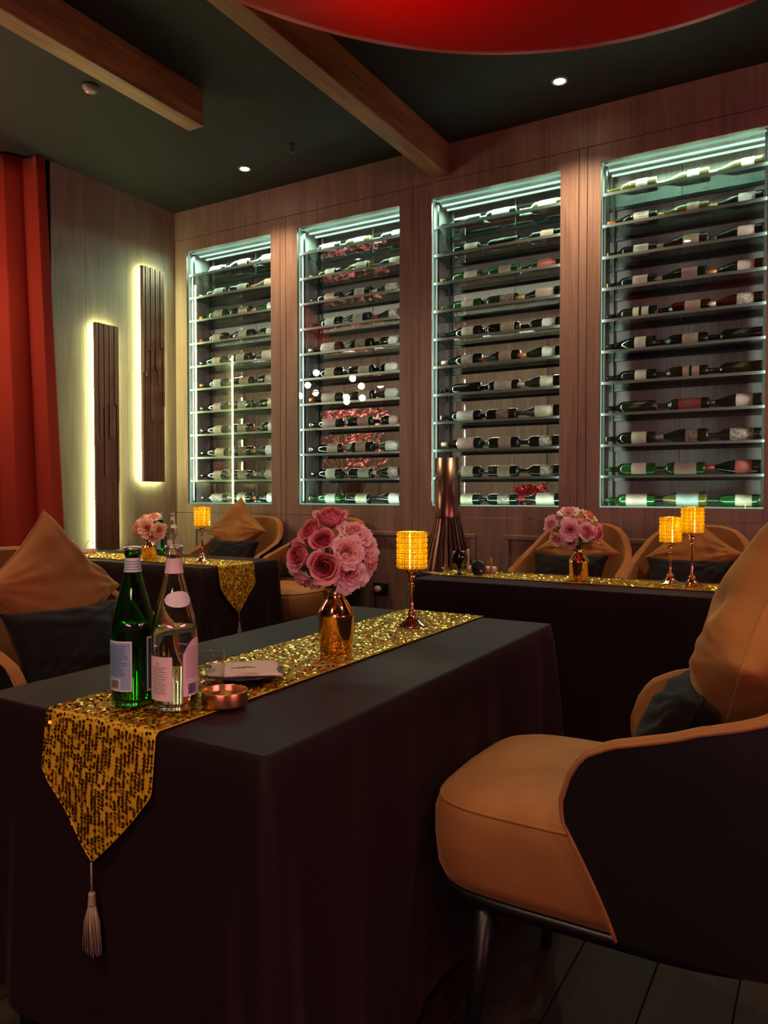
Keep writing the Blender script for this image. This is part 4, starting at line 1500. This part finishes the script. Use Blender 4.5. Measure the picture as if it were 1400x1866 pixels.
# ================================================================== CANDLE LAMPS
def candle_lamp(label, x, y, stem, power):
    t = thing('candle_lamp', label, 'lamp', (x, y, ZT + 0.0045), 0, 'crystal candle lamps')
    MB().lathe([(0.0, 0.0), (0.048, 0.0), (0.049, 0.003), (0.045, 0.006), (0.034, 0.012), (0.022, 0.020), (0.014, 0.030), (0.0115, 0.036), (0.015, 0.039), (0.015, 0.043), (0.010, 0.046)], 36).obj('base', 'rose_gold', t)
    z = 0.046
    zs = z + stem
    MB().lathe([(0.010, z), (0.0055, z + 0.008), (0.0055, zs - 0.012), (0.009, zs - 0.008), (0.009, zs - 0.004), (0.0055, zs), (0.0075, zs + 0.012), (0.013, zs + 0.018), (0.0135, zs + 0.022),
                (0.010, zs + 0.028), (0.018, zs + 0.040), (0.022, zs + 0.044), (0.0, zs + 0.044)], 28).obj('stem', 'rose_gold', t)
    zb = zs + 0.046
    Rr = 0.0425
    rows, nb = 7, 18
    m = MB()
    hh = 0.0155
    for j in range(rows):
        for q in range(nb):
            a = 2 * PI * (q + 0.5 * (j % 2) * 0) / nb
            M = T(Rr * math.cos(a), Rr * math.sin(a), zb + hh * (j + 0.5)) @ Matrix.Rotation(a, 4, 'Z')
            b = 0.0069
            m.add([(b * 0.8, 0, 0), (0, b, 0), (0, 0, b), (-b * 0.8, 0, 0), (0, -b, 0), (0, 0, -b),
                   ], [(0, 1, 2), (1, 3, 2), (3, 4, 2), (4, 0, 2), (1, 0, 5), (3, 1, 5), (4, 3, 5), (0, 4, 5)], False, M)
            m.add([(0.002, -b * 0.95, -b), (0.002, b * 0.95, -b), (0.002, b * 0.95, b), (0.002, -b * 0.95, b), (-0.002, -b * 0.95, -b), (-0.002, b * 0.95, -b), (-0.002, b * 0.95, b), (-0.002, -b * 0.95, b)],
                  [(0, 1, 2, 3), (7, 6, 5, 4), (0, 4, 5, 1), (1, 5, 6, 2), (2, 6, 7, 3), (3, 7, 4, 0)], False, M)
    sh = m.obj('crystal_shade', 'crystal_yellow', t)
    m = MB()
    for j in range(rows + 1):
        z_ = zb + hh * j
        m.tube([((Rr + 0.0012) * math.cos(2 * PI * q / 36), (Rr + 0.0012) * math.sin(2 * PI * q / 36), z_) for q in range(37)], 0.0011, 5)
    for q in range(9):
        a = 2 * PI * (q * 2 + 0.5 * 2) / nb + PI / nb
        m.tube([((Rr + 0.0012) * math.cos(a), (Rr + 0.0012) * math.sin(a), zb), ((Rr + 0.0012) * math.cos(a), (Rr + 0.0012) * math.sin(a), zb + hh * rows)], 0.0010, 5)
    m.obj('wire_frame', 'brass', sh)
    MB().lathe([(0.0, zb + 0.001), (Rr, zb + 0.001), (Rr, zb + 0.003), (0, zb + 0.003)], 30).obj('shade_plate', 'brass', t)
    MB().lathe([(0.0, zb + 0.004), (0.011, zb + 0.004), (0.011, zb + 0.045), (0.006, zb + 0.058), (0.0, zb + 0.066)], 16).obj('candle_bulb', 'candle_bulb', t)
    lamp('POINT', (x, y, ZT + zb + 0.085), power, (1.0, 0.80, 0.30), radius=0.018)
    return t


candle_lamp('glowing crystal candle lamp on the nearest table beside the vase', -1.068, 1.985, 0.078, 1.1)
candle_lamp('shorter glowing crystal candle lamp on the long table', -0.594, 3.450, 0.088, 1.1)
candle_lamp('taller glowing crystal candle lamp on the long table', -0.500, 3.410, 0.133, 1.1)
candle_lamp('glowing crystal candle lamp on the table beside the wall panels', -3.094, 3.225, 0.110, 1.1)

# ================================================================== WATER BOTTLES
WP = [(0.0, 0.0), (0.034, 0.0), (0.039, 0.004), (0.0405, 0.012), (0.0405, 0.135), (0.0395, 0.150), (0.036, 0.166), (0.0295, 0.190), (0.0225, 0.215), (0.0175, 0.234),
      (0.0148, 0.250), (0.0138, 0.262), (0.0135, 0.276), (0.0155, 0.277), (0.0155, 0.284), (0.0140, 0.285), (0.0140, 0.290), (0.0125, 0.291)]


def prof_r(z, P=WP):
    for (r0, z0), (r1, z1) in zip(P[1:], P[2:]):
        if z0 <= z <= z1 and z1 > z0:
            return r0 + (r1 - r0) * (z - z0) / (z1 - z0)
    return P[-1][0]


def wpatch(m, a0, a1, z0, z1, lift, sc=1.0, n=10, shape=None):
    def fn(u, v):
        a = a0 + (a1 - a0) * u
        z = z0 + (z1 - z0) * v
        if shape == 'arch':
            zt = z1 - (z1 - z0) * 0.28 * (abs(2 * u - 1) ** 2.4)
            z = z0 + (zt - z0) * v
        if shape == 'oval':
            q = math.sqrt(max(0, 1 - (2 * u - 1) ** 2))
            z = (z0 + z1) / 2 + (z1 - z0) / 2 * (2 * v - 1) * q
        r = prof_r(z) + lift
        return (r * math.cos(a), r * math.sin(a), z)
    m.grid(fn, n, 6 if z1 - z0 > 0.02 else 1)
    return m


def barcode(m, a0, a1, z0, z1, lift, seed):
    r = random.Random(seed)
    a = a0
    while a < a1:
        w_ = R(r.choice((0.6, 0.9, 1.4)))
        wpatch(m, a, min(a + w_, a1), z0, z1, lift, n=1)
        a += w_ + R(r.choice((0.7, 1.0)))
    return m


def textlines(m, a0, a1, z0, z1, n, lift, seed, frac=0.45):
    r = random.Random(seed)
    dz = (z1 - z0) / n
    for q in range(n):
        e = a1 - (a1 - a0) * r.uniform(0.0, 0.25)
        wpatch(m, a0, e, z1 - dz * (q + frac), z1 - dz * q, lift, n=5)
    return m


def water_bottle(label, x, y, glass, scale=1.0, kind='green', detail=True, face=None):
    t = thing('water_bottle', label, 'bottle', (x, y, ZT + 0.006), 0, 'water bottles on the tables')
    if scale != 1.0:
        t.scale = (scale,) * 3
    th = 0.0032
    inner = [(max(0.0, r - th), z) for r, z in WP if 0.004 <= z <= 0.291]
    inner = [(0.0, 0.010)] + [(inner[0][0], 0.008)] + inner[1:]
    prof = WP + inner[::-1]
    MB().lathe(prof, 40).obj('bottle_glass', glass, t)
    lvl = 0.148 if kind == 'green' else 0.146
    wr = [(0.0, 0.0105)] + [(max(0.0, r - th - 0.0004), z) for r, z in WP if 0.012 <= z < lvl] + [(prof_r(lvl) - th - 0.0004, lvl), (0.0, lvl)]
    MB().lathe(wr, 36).obj('water', 'water', t)
    MB().lathe([(0.0, 0.2925), (0.0150, 0.2925), (0.0162, 0.289), (0.0162, 0.287), (0.0155, 0.286), (0.0, 0.286)][::-1], 24).obj('cap', 'cap_metal', t)
    # camera direction angle
    ca = math.atan2(0 - y, 0 - x)
    if face is not None:
        ca = face
    if kind == 'green':
        # angles grow anticlockwise = towards the right of the picture
        a0, a1 = ca - R(88), ca - R(4)
        lb = wpatch(MB(), a0, a1, 0.030, 0.122, 0.0007).obj('paper_label', 'water_label_white', t)
        wpatch(MB(), a0 + R(4), a1 - R(4), 0.033, 0.119, 0.0011).obj('label_field', 'water_label_blue', lb)
        m = textlines(MB(), a0 + R(12), a1 - R(10), 0.056, 0.114, 15, 0.0015, 3, 0.4)
        m.obj('label_print', 'print_blue', lb)
        bx = wpatch(MB(), a1 - R(66), a1 - R(30), 0.0345, 0.052, 0.0014).obj('barcode_field', 'water_label_white', lb)
        barcode(MB(), a1 - R(63), a1 - R(34), 0.036, 0.051, 0.0019, 4).obj('barcode', 'label_ink', lb)
        lb = wpatch(MB(), ca + R(34), ca + R(130), 0.027, 0.128, 0.0007).obj('paper_label', 'water_label_white', t)
        wpatch(MB(), ca + R(38), ca + R(126), 0.031, 0.124, 0.0011).obj('label_field', 'print_navy', lb)
        nk = wpatch(MB(), ca - R(120), ca + R(120), 0.246, 0.272, 0.0007, n=18).obj('neck_label', 'water_label_white', t)
        m = MB()
        for q in range(4):
            wpatch(m, ca - R(70), ca + R(70), 0.2495 + q * 0.005, 0.2520 + q * 0.005, 0.0012, n=12)
        m.obj('label_print', 'water_label_blue', nk)
    else:
        a0, a1 = ca - R(78), ca - R(6)
        lb = wpatch(MB(), a0, a1, 0.020, 0.098, 0.0007).obj('paper_label', 'water_label_pink', t)
        textlines(MB(), a0 + R(14), a1 - R(12), 0.030, 0.080, 12, 0.0012, 8, 0.3).obj('label_print', 'print_grey', lb)
        m = MB()
        for q in range(5):   # little orange star emblem
            am = (a0 + a1) / 2 - R(4)
            zc = 0.086
            aa = PI / 2 + q * 2 * PI / 5
            rr = prof_r(zc) + 0.0014
            pts = []
            for (da, dl) in ((-0.5, 0.0022), (0, 0.006), (0.5, 0.0022)):
                b = aa + da
                ang = am + math.cos(b) * dl / rr
                pts.append((rr * math.cos(ang), rr * math.sin(ang), zc + math.sin(b) * dl))
            pts.append((rr * math.cos(am), rr * math.sin(am), zc))
            m.add(pts, [(0, 1, 2, 3)], False)
        m.obj('emblem', 'print_orange', lb)
        lb = wpatch(MB(), ca + R(20), ca + R(108), 0.026, 0.128, 0.0007, shape='arch').obj('paper_label', 'water_label_pink', t)
        textlines(MB(), ca + R(28), ca + R(92), 0.056, 0.112, 13, 0.0012, 9, 0.25).obj('label_print', 'print_grey', lb)
        barcode(MB(), ca + R(34), ca + R(66), 0.030, 0.048, 0.0012, 5).obj('barcode', 'print_navy', lb)
        wpatch(MB(), ca - R(125), ca + R(125), 0.243, 0.270, 0.0007, n=18).obj('neck_label', 'water_label_pink', t)
        wpatch(MB(), ca - R(38), ca + R(75), 0.184, 0.212, 0.0007, n=14, shape='oval').obj('shoulder_label', 'water_label_white', t)
    return t


water_bottle('green glass water bottle with blue label on the nearest table', -1.125, 0.990, 'green_glass', 1.0, 'green')
water_bottle('clear glass water bottle with pink labels on the nearest table', -1.037, 1.008, 'clear_glass', 1.015, 'clear')
water_bottle('green glass water bottle on the table beside the wall panels', -3.77, 3.55, 'green_glass', 0.88, 'green')
water_bottle('clear glass water bottle on the table beside the wall panels', -3.67, 3.56, 'clear_glass', 0.88, 'clear')

# ================================================================== SMALL TABLE THINGS
ZR = ZT + 0.0062
# tumbler
t = thing('glass_tumbler', 'empty clear glass tumbler between the water bottles and the plate', 'glass', (-1.045, 1.105, ZR))
MB().lathe([(0.0, 0.0), (0.027, 0.0), (0.029, 0.003), (0.0335, 0.078), (0.0325, 0.0795), (0.0315, 0.078), (0.0272, 0.010), (0.0, 0.008)], 40).obj('tumbler_body', 'tumbler_glass', t)
# brass bowl
t = thing('brass_dish', 'small shallow brass dish in front of the glass tumbler', 'dish', (-0.965, 1.062, ZR))
MB().lathe([(0.0, 0.0), (0.036, 0.0), (0.0405, 0.0008), (0.042, 0.003), (0.0421, 0.0045), (0.0421, 0.0275), (0.0418, 0.0283), (0.0404, 0.0283), (0.0401, 0.0275), (0.0401, 0.0045), (0.0395, 0.003), (0.0, 0.003)], 48).obj('dish_body', 'brass', t)
# plate + napkin
t = thing('side_plate', 'dark rimmed side plate on the gold runner of the nearest table', 'plate', (-1.074, 1.238, ZR))
MB().lathe([(0.0, 0.0), (0.045, 0.0), (0.050, 0.002), (0.066, 0.007), (0.083, 0.0135), (0.085, 0.0145), (0.084, 0.0165), (0.066, 0.0105), (0.050, 0.0055), (0.0, 0.005)], 56).obj('plate_body', 'plate_dark', t)
MB().lathe([(0.0, 0.0056), (0.048, 0.006), (0.064, 0.0112), (0.064, 0.0108)], 48, cap=False).obj('glazed_centre', 'water_label_white', t)


def napk(u, v):
    a, b = u * 2 - 1, v * 2 - 1
    x = 0.072 * a * (1 - 0.05 * b) + 0.004 * math.sin(b * 4)
    y = 0.064 * b * (1 + 0.12 * a) + 0.003 * math.sin(a * 5)
    z = 0.0192 + 0.0008 * math.sin(a * 2.2 + 0.5) * math.cos(b * 1.7) + 0.0007 * math.sin(7 * a + 4 * b)
    return (x, y, z)


n_ = MB().grid(napk, 28, 24).obj('napkin', 'napkin', solid=0.003)
n_.matrix_world = T(-1.072, 1.238, ZR) @ Matrix.Rotation(R(42), 4, 'Z')
tag(n_, 'folded pale pink napkin lying on the side plate', 'napkin')
# a loose black script mark printed on the napkin
m = MB()
for q, (x0, y0, x1, y1, w_) in enumerate([(-0.026, 0.004, -0.010, 0.008, 0.0016), (-0.014, 0.002, 0.004, 0.006, 0.0026), (-0.002, -0.002, 0.014, 0.003, 0.0030), (0.010, -0.004, 0.026, -0.002, 0.0018), (0.018, -0.008, 0.024, 0.001, 0.0014)]):
    pts = []
    for s in range(6):
        f = s / 5
        x, y = x0 + (x1 - x0) * f, y0 + (y1 - y0) * f + 0.002 * math.sin(f * 6.28)
        u, v = (x / 0.066 + 1) / 2, (y / 0.056 + 1) / 2
        z = napk(u, v)[2] + 0.0019
        pts.append((x, y, z))
    m.tube(pts, [w_ * 0.3, w_ * 0.6, w_ * 0.6, w_ * 0.5, w_ * 0.4, w_ * 0.2], 5)
m.obj('printed_mark', 'label_ink', n_)

# long table: goblet, towel, dish, stick
t = thing('goblet', 'black glass goblet at the end of the long table', 'goblet', (-1.535, 3.335, ZR - 0.003))
MB().lathe([(0.0, 0.0), (0.030, 0.0), (0.031, 0.003), (0.012, 0.008), (0.008, 0.014), (0.008, 0.028), (0.014, 0.036), (0.028, 0.048), (0.037, 0.066), (0.039, 0.084), (0.035, 0.104), (0.030, 0.116),
            (0.0285, 0.116), (0.033, 0.104), (0.037, 0.084), (0.034, 0.066), (0.02, 0.05), (0.0, 0.044)], 36).obj('goblet_body', 'black_glass', t)
t = thing('rolled_towel', 'rolled white towel behind the black goblet', 'towel', (-1.47, 3.46, ZT + 0.022), R(8))
m = MB()
m.lathe([(0.0, -0.07), (0.012, -0.07), (0.017, -0.066), (0.0175, 0.0), (0.017, 0.066), (0.012, 0.07), (0.0, 0.07)], 20, Matrix.Rotation(PI / 2, 4, 'Y'))
m.obj('towel_roll', 'napkin', t)
MB().tube([(0.071, 0.012 * math.cos(a * 0.9) * (1 - a / 16), 0.012 * math.sin(a * 0.9) * (1 - a / 16)) for a in range(15)], 0.0012, 5).obj('towel_edge', 'napkin', t)
t = thing('sauce_dish', 'dark leaf shaped dish leaning beside the black goblet', 'dish', (-1.452, 3.375, ZR + 0.028), R(20))


def leafd(u, v):
    a = u * 2 * PI
    rr = 0.036 * (1 + 0.35 * max(0, math.cos(a)) ** 4)
    return (rr * v * math.sin(a), -0.012 * (1 - v * v), rr * v * math.cos(a))


o_ = MB().grid(leafd, 32, 8, closeu=True).obj('dish_body', 'plate_dark', t, solid=0.003)
o_.rotation_euler = (R(-28), R(-30), 0)
t = thing('wooden_tongs', 'small amber wooden tongs standing beside the rolled towel', 'tongs', (-1.415, 3.43, ZR))
MB().tube([(0, 0, 0.001), (0.004, 0, 0.04), (0.001, 0, 0.075)], [0.006, 0.005, 0.007], 10).obj('handle', 'amber', t)
MB().tube([(0, 0, 0.072), (0.002, 0, 0.088)], [0.004, 0.002], 8).obj('tip', 'brass', t)
t = thing('candle', 'thin cream candle behind the black goblet', 'candle', (-1.545, 3.455, ZR - 0.002))
MB().lathe([(0.0, 0.0), (0.0075, 0.0), (0.0075, 0.112), (0.005, 0.116), (0.0, 0.115)], 16).obj('wax', 'label_cream', t)
MB().tube([(0, 0, 0.112), (0.001, 0, 0.124)], 0.0012, 6).obj('wick', 'label_ink', t)
# wall side table: dark napkin holder, tumbler, small bottle
t = thing('napkin_holder', 'curved wire napkin holder on the table beside the wall panels', 'napkin holder', (-4.15, 3.30, ZR))
MB().tube([(0.04 * math.cos(a), 0.0, 0.03 + 0.05 * math.sin(a)) for a in [PI * q / 12 for q in range(13)]], 0.002, 6).obj('wire', 'rose_gold', t)
MB().box(-0.045, 0.045, -0.02, 0.02, 0.0, 0.03).obj('napkins', 'napkin', t, bevel=0.004)
t = thing('oil_bottle', 'small amber bottle with cork on the wall side table', 'bottle', (-4.19, 3.20, ZR))
MB().lathe([(0.0, 0.0), (0.018, 0.0), (0.02, 0.004), (0.02, 0.06), (0.008, 0.075), (0.007, 0.095), (0.0, 0.096)], 20).obj('bottle_glass', 'amber', t)
MB().lathe([(0.0, 0.094), (0.0075, 0.094), (0.0085, 0.108), (0.0, 0.109)], 14).obj('cork', 'tassel_silk', t)
t = thing('teapot', 'small black glazed teapot on the wall side table', 'teapot', (-4.27, 3.12, ZR))
MB().lathe([(0.0, 0.0), (0.025, 0.0), (0.04, 0.02), (0.045, 0.045), (0.036, 0.07), (0.018, 0.08), (0.0, 0.082)], 28).obj('pot_body', 'black_glass', t)
MB().lathe([(0.0, 0.078), (0.006, 0.08), (0.009, 0.09), (0.005, 0.097), (0, 0.098)], 14).obj('lid_knob', 'gold_mirror', t)
MB().tube([(0.035, 0, 0.04), (0.06, 0, 0.055), (0.07, 0, 0.075)], [0.009, 0.006, 0.005], 10).obj('spout', 'black_glass', t)

# ================================================================== BRONZE RIBBED FLOOR VASE
t = thing('ribbed_floor_vase', 'tall bronze vase of flaring rods with tube neck, by the cabinets', 'vase', (-1.995, 4.16, 0.665))
MB().lathe([(0.070, 0.69), (0.076, 0.69), (0.076, 0.34), (0.078, 0.31), (0.072, 0.31), (0.070, 0.34), (0.070, 0.69)], 40, cap=False).obj('tube_neck', 'copper_tube', t)
prof = [(0.075, 0.335), (0.085, 0.29), (0.105, 0.22), (0.128, 0.14), (0.148, 0.07), (0.162, 0.015)]
rod = None
for q in range(26):
    if rod is None:
        m = MB()
        vs = []
        for (r, z) in prof:
            wv = 0.0055 + (r - 0.075) * 0.055
            vs += [(r, -wv, z), (r, wv, z), (r - 0.005, wv, z), (r - 0.005, -wv, z)]
        fs = []
        for j in range(len(prof) - 1):
            for k_ in range(4):
                a, b = j * 4 + k_, j * 4 + (k_ + 1) % 4
                fs.append((a, a + 4, b + 4, b))
        rod = m.add(vs, fs, False).obj('rib', 'copper_tube', t)
        o = rod
    else:
        o = copy_part(rod, t)
    o.rotation_euler = (0, 0, 2 * PI * q / 26)
MB().lathe([(0.150, 0.0), (0.172, 0.0), (0.174, 0.008), (0.168, 0.018), (0.152, 0.018), (0.150, 0.0)], 44, cap=False).obj('base_ring', 'copper_tube', t)
t = thing('pedestal', 'black square pedestal under the bronze ribbed vase', 'pedestal', (-1.995, 4.16, 0))
MB().box(-0.14, 0.14, -0.14, 0.14, 0.03, 0.64).obj('column', 'black_leather', t, bevel=0.005)
MB().box(-0.165, 0.165, -0.165, 0.165, 0.64, 0.664).obj('top', 'black_leather', t, bevel=0.003)
MB().box(-0.155, 0.155, -0.155, 0.155, 0.0, 0.03).obj('foot', 'black_leather', t)

# wall outlet with plug
t = thing('wall_outlet', 'black wall socket with white plug low on the panelled wall', 'socket', (-2.69, WY, 0.475))
MB().box(-0.06, 0.06, -0.010, -0.0005, -0.045, 0.045).obj('socket_plate', 'black_plastic', t, bevel=0.003)
MB().lathe([(0.0, 0.0), (0.021, 0.0), (0.023, 0.006), (0.022, 0.03), (0.015, 0.037), (0.0, 0.038)], 22, T(-0.015, -0.011, 0.005) @ Matrix.Rotation(PI / 2, 4, 'X')).obj('plug', 'white_plastic', t)
MB().tube([(-0.015, -0.04, 0.0), (-0.018, -0.05, -0.03), (-0.02, -0.045, -0.12), (-0.02, -0.03, -0.47)], 0.004, 8).obj('cable', 'black_plastic', t)

# glass globes etc. of the other room: hanging wine glasses on a rail
t = thing('ceiling_spotlight', 'ceiling spotlight of the room behind the cabinets', 'spotlight', (-4.0, 6.3, CEIL), 0, 'round ceiling spotlights')
MB().lathe([(0.030, -0.001), (0.046, -0.001), (0.048, -0.006), (0.040, -0.010), (0.031, -0.006), (0.030, -0.001)], 28, cap=False).obj('trim_ring', 'downlight_white', t)
MB().lathe([(0.0, -0.003), (0.029, -0.003), (0.0295, -0.002)], 24, cap=False).obj('lens', 'spot_lens', t)
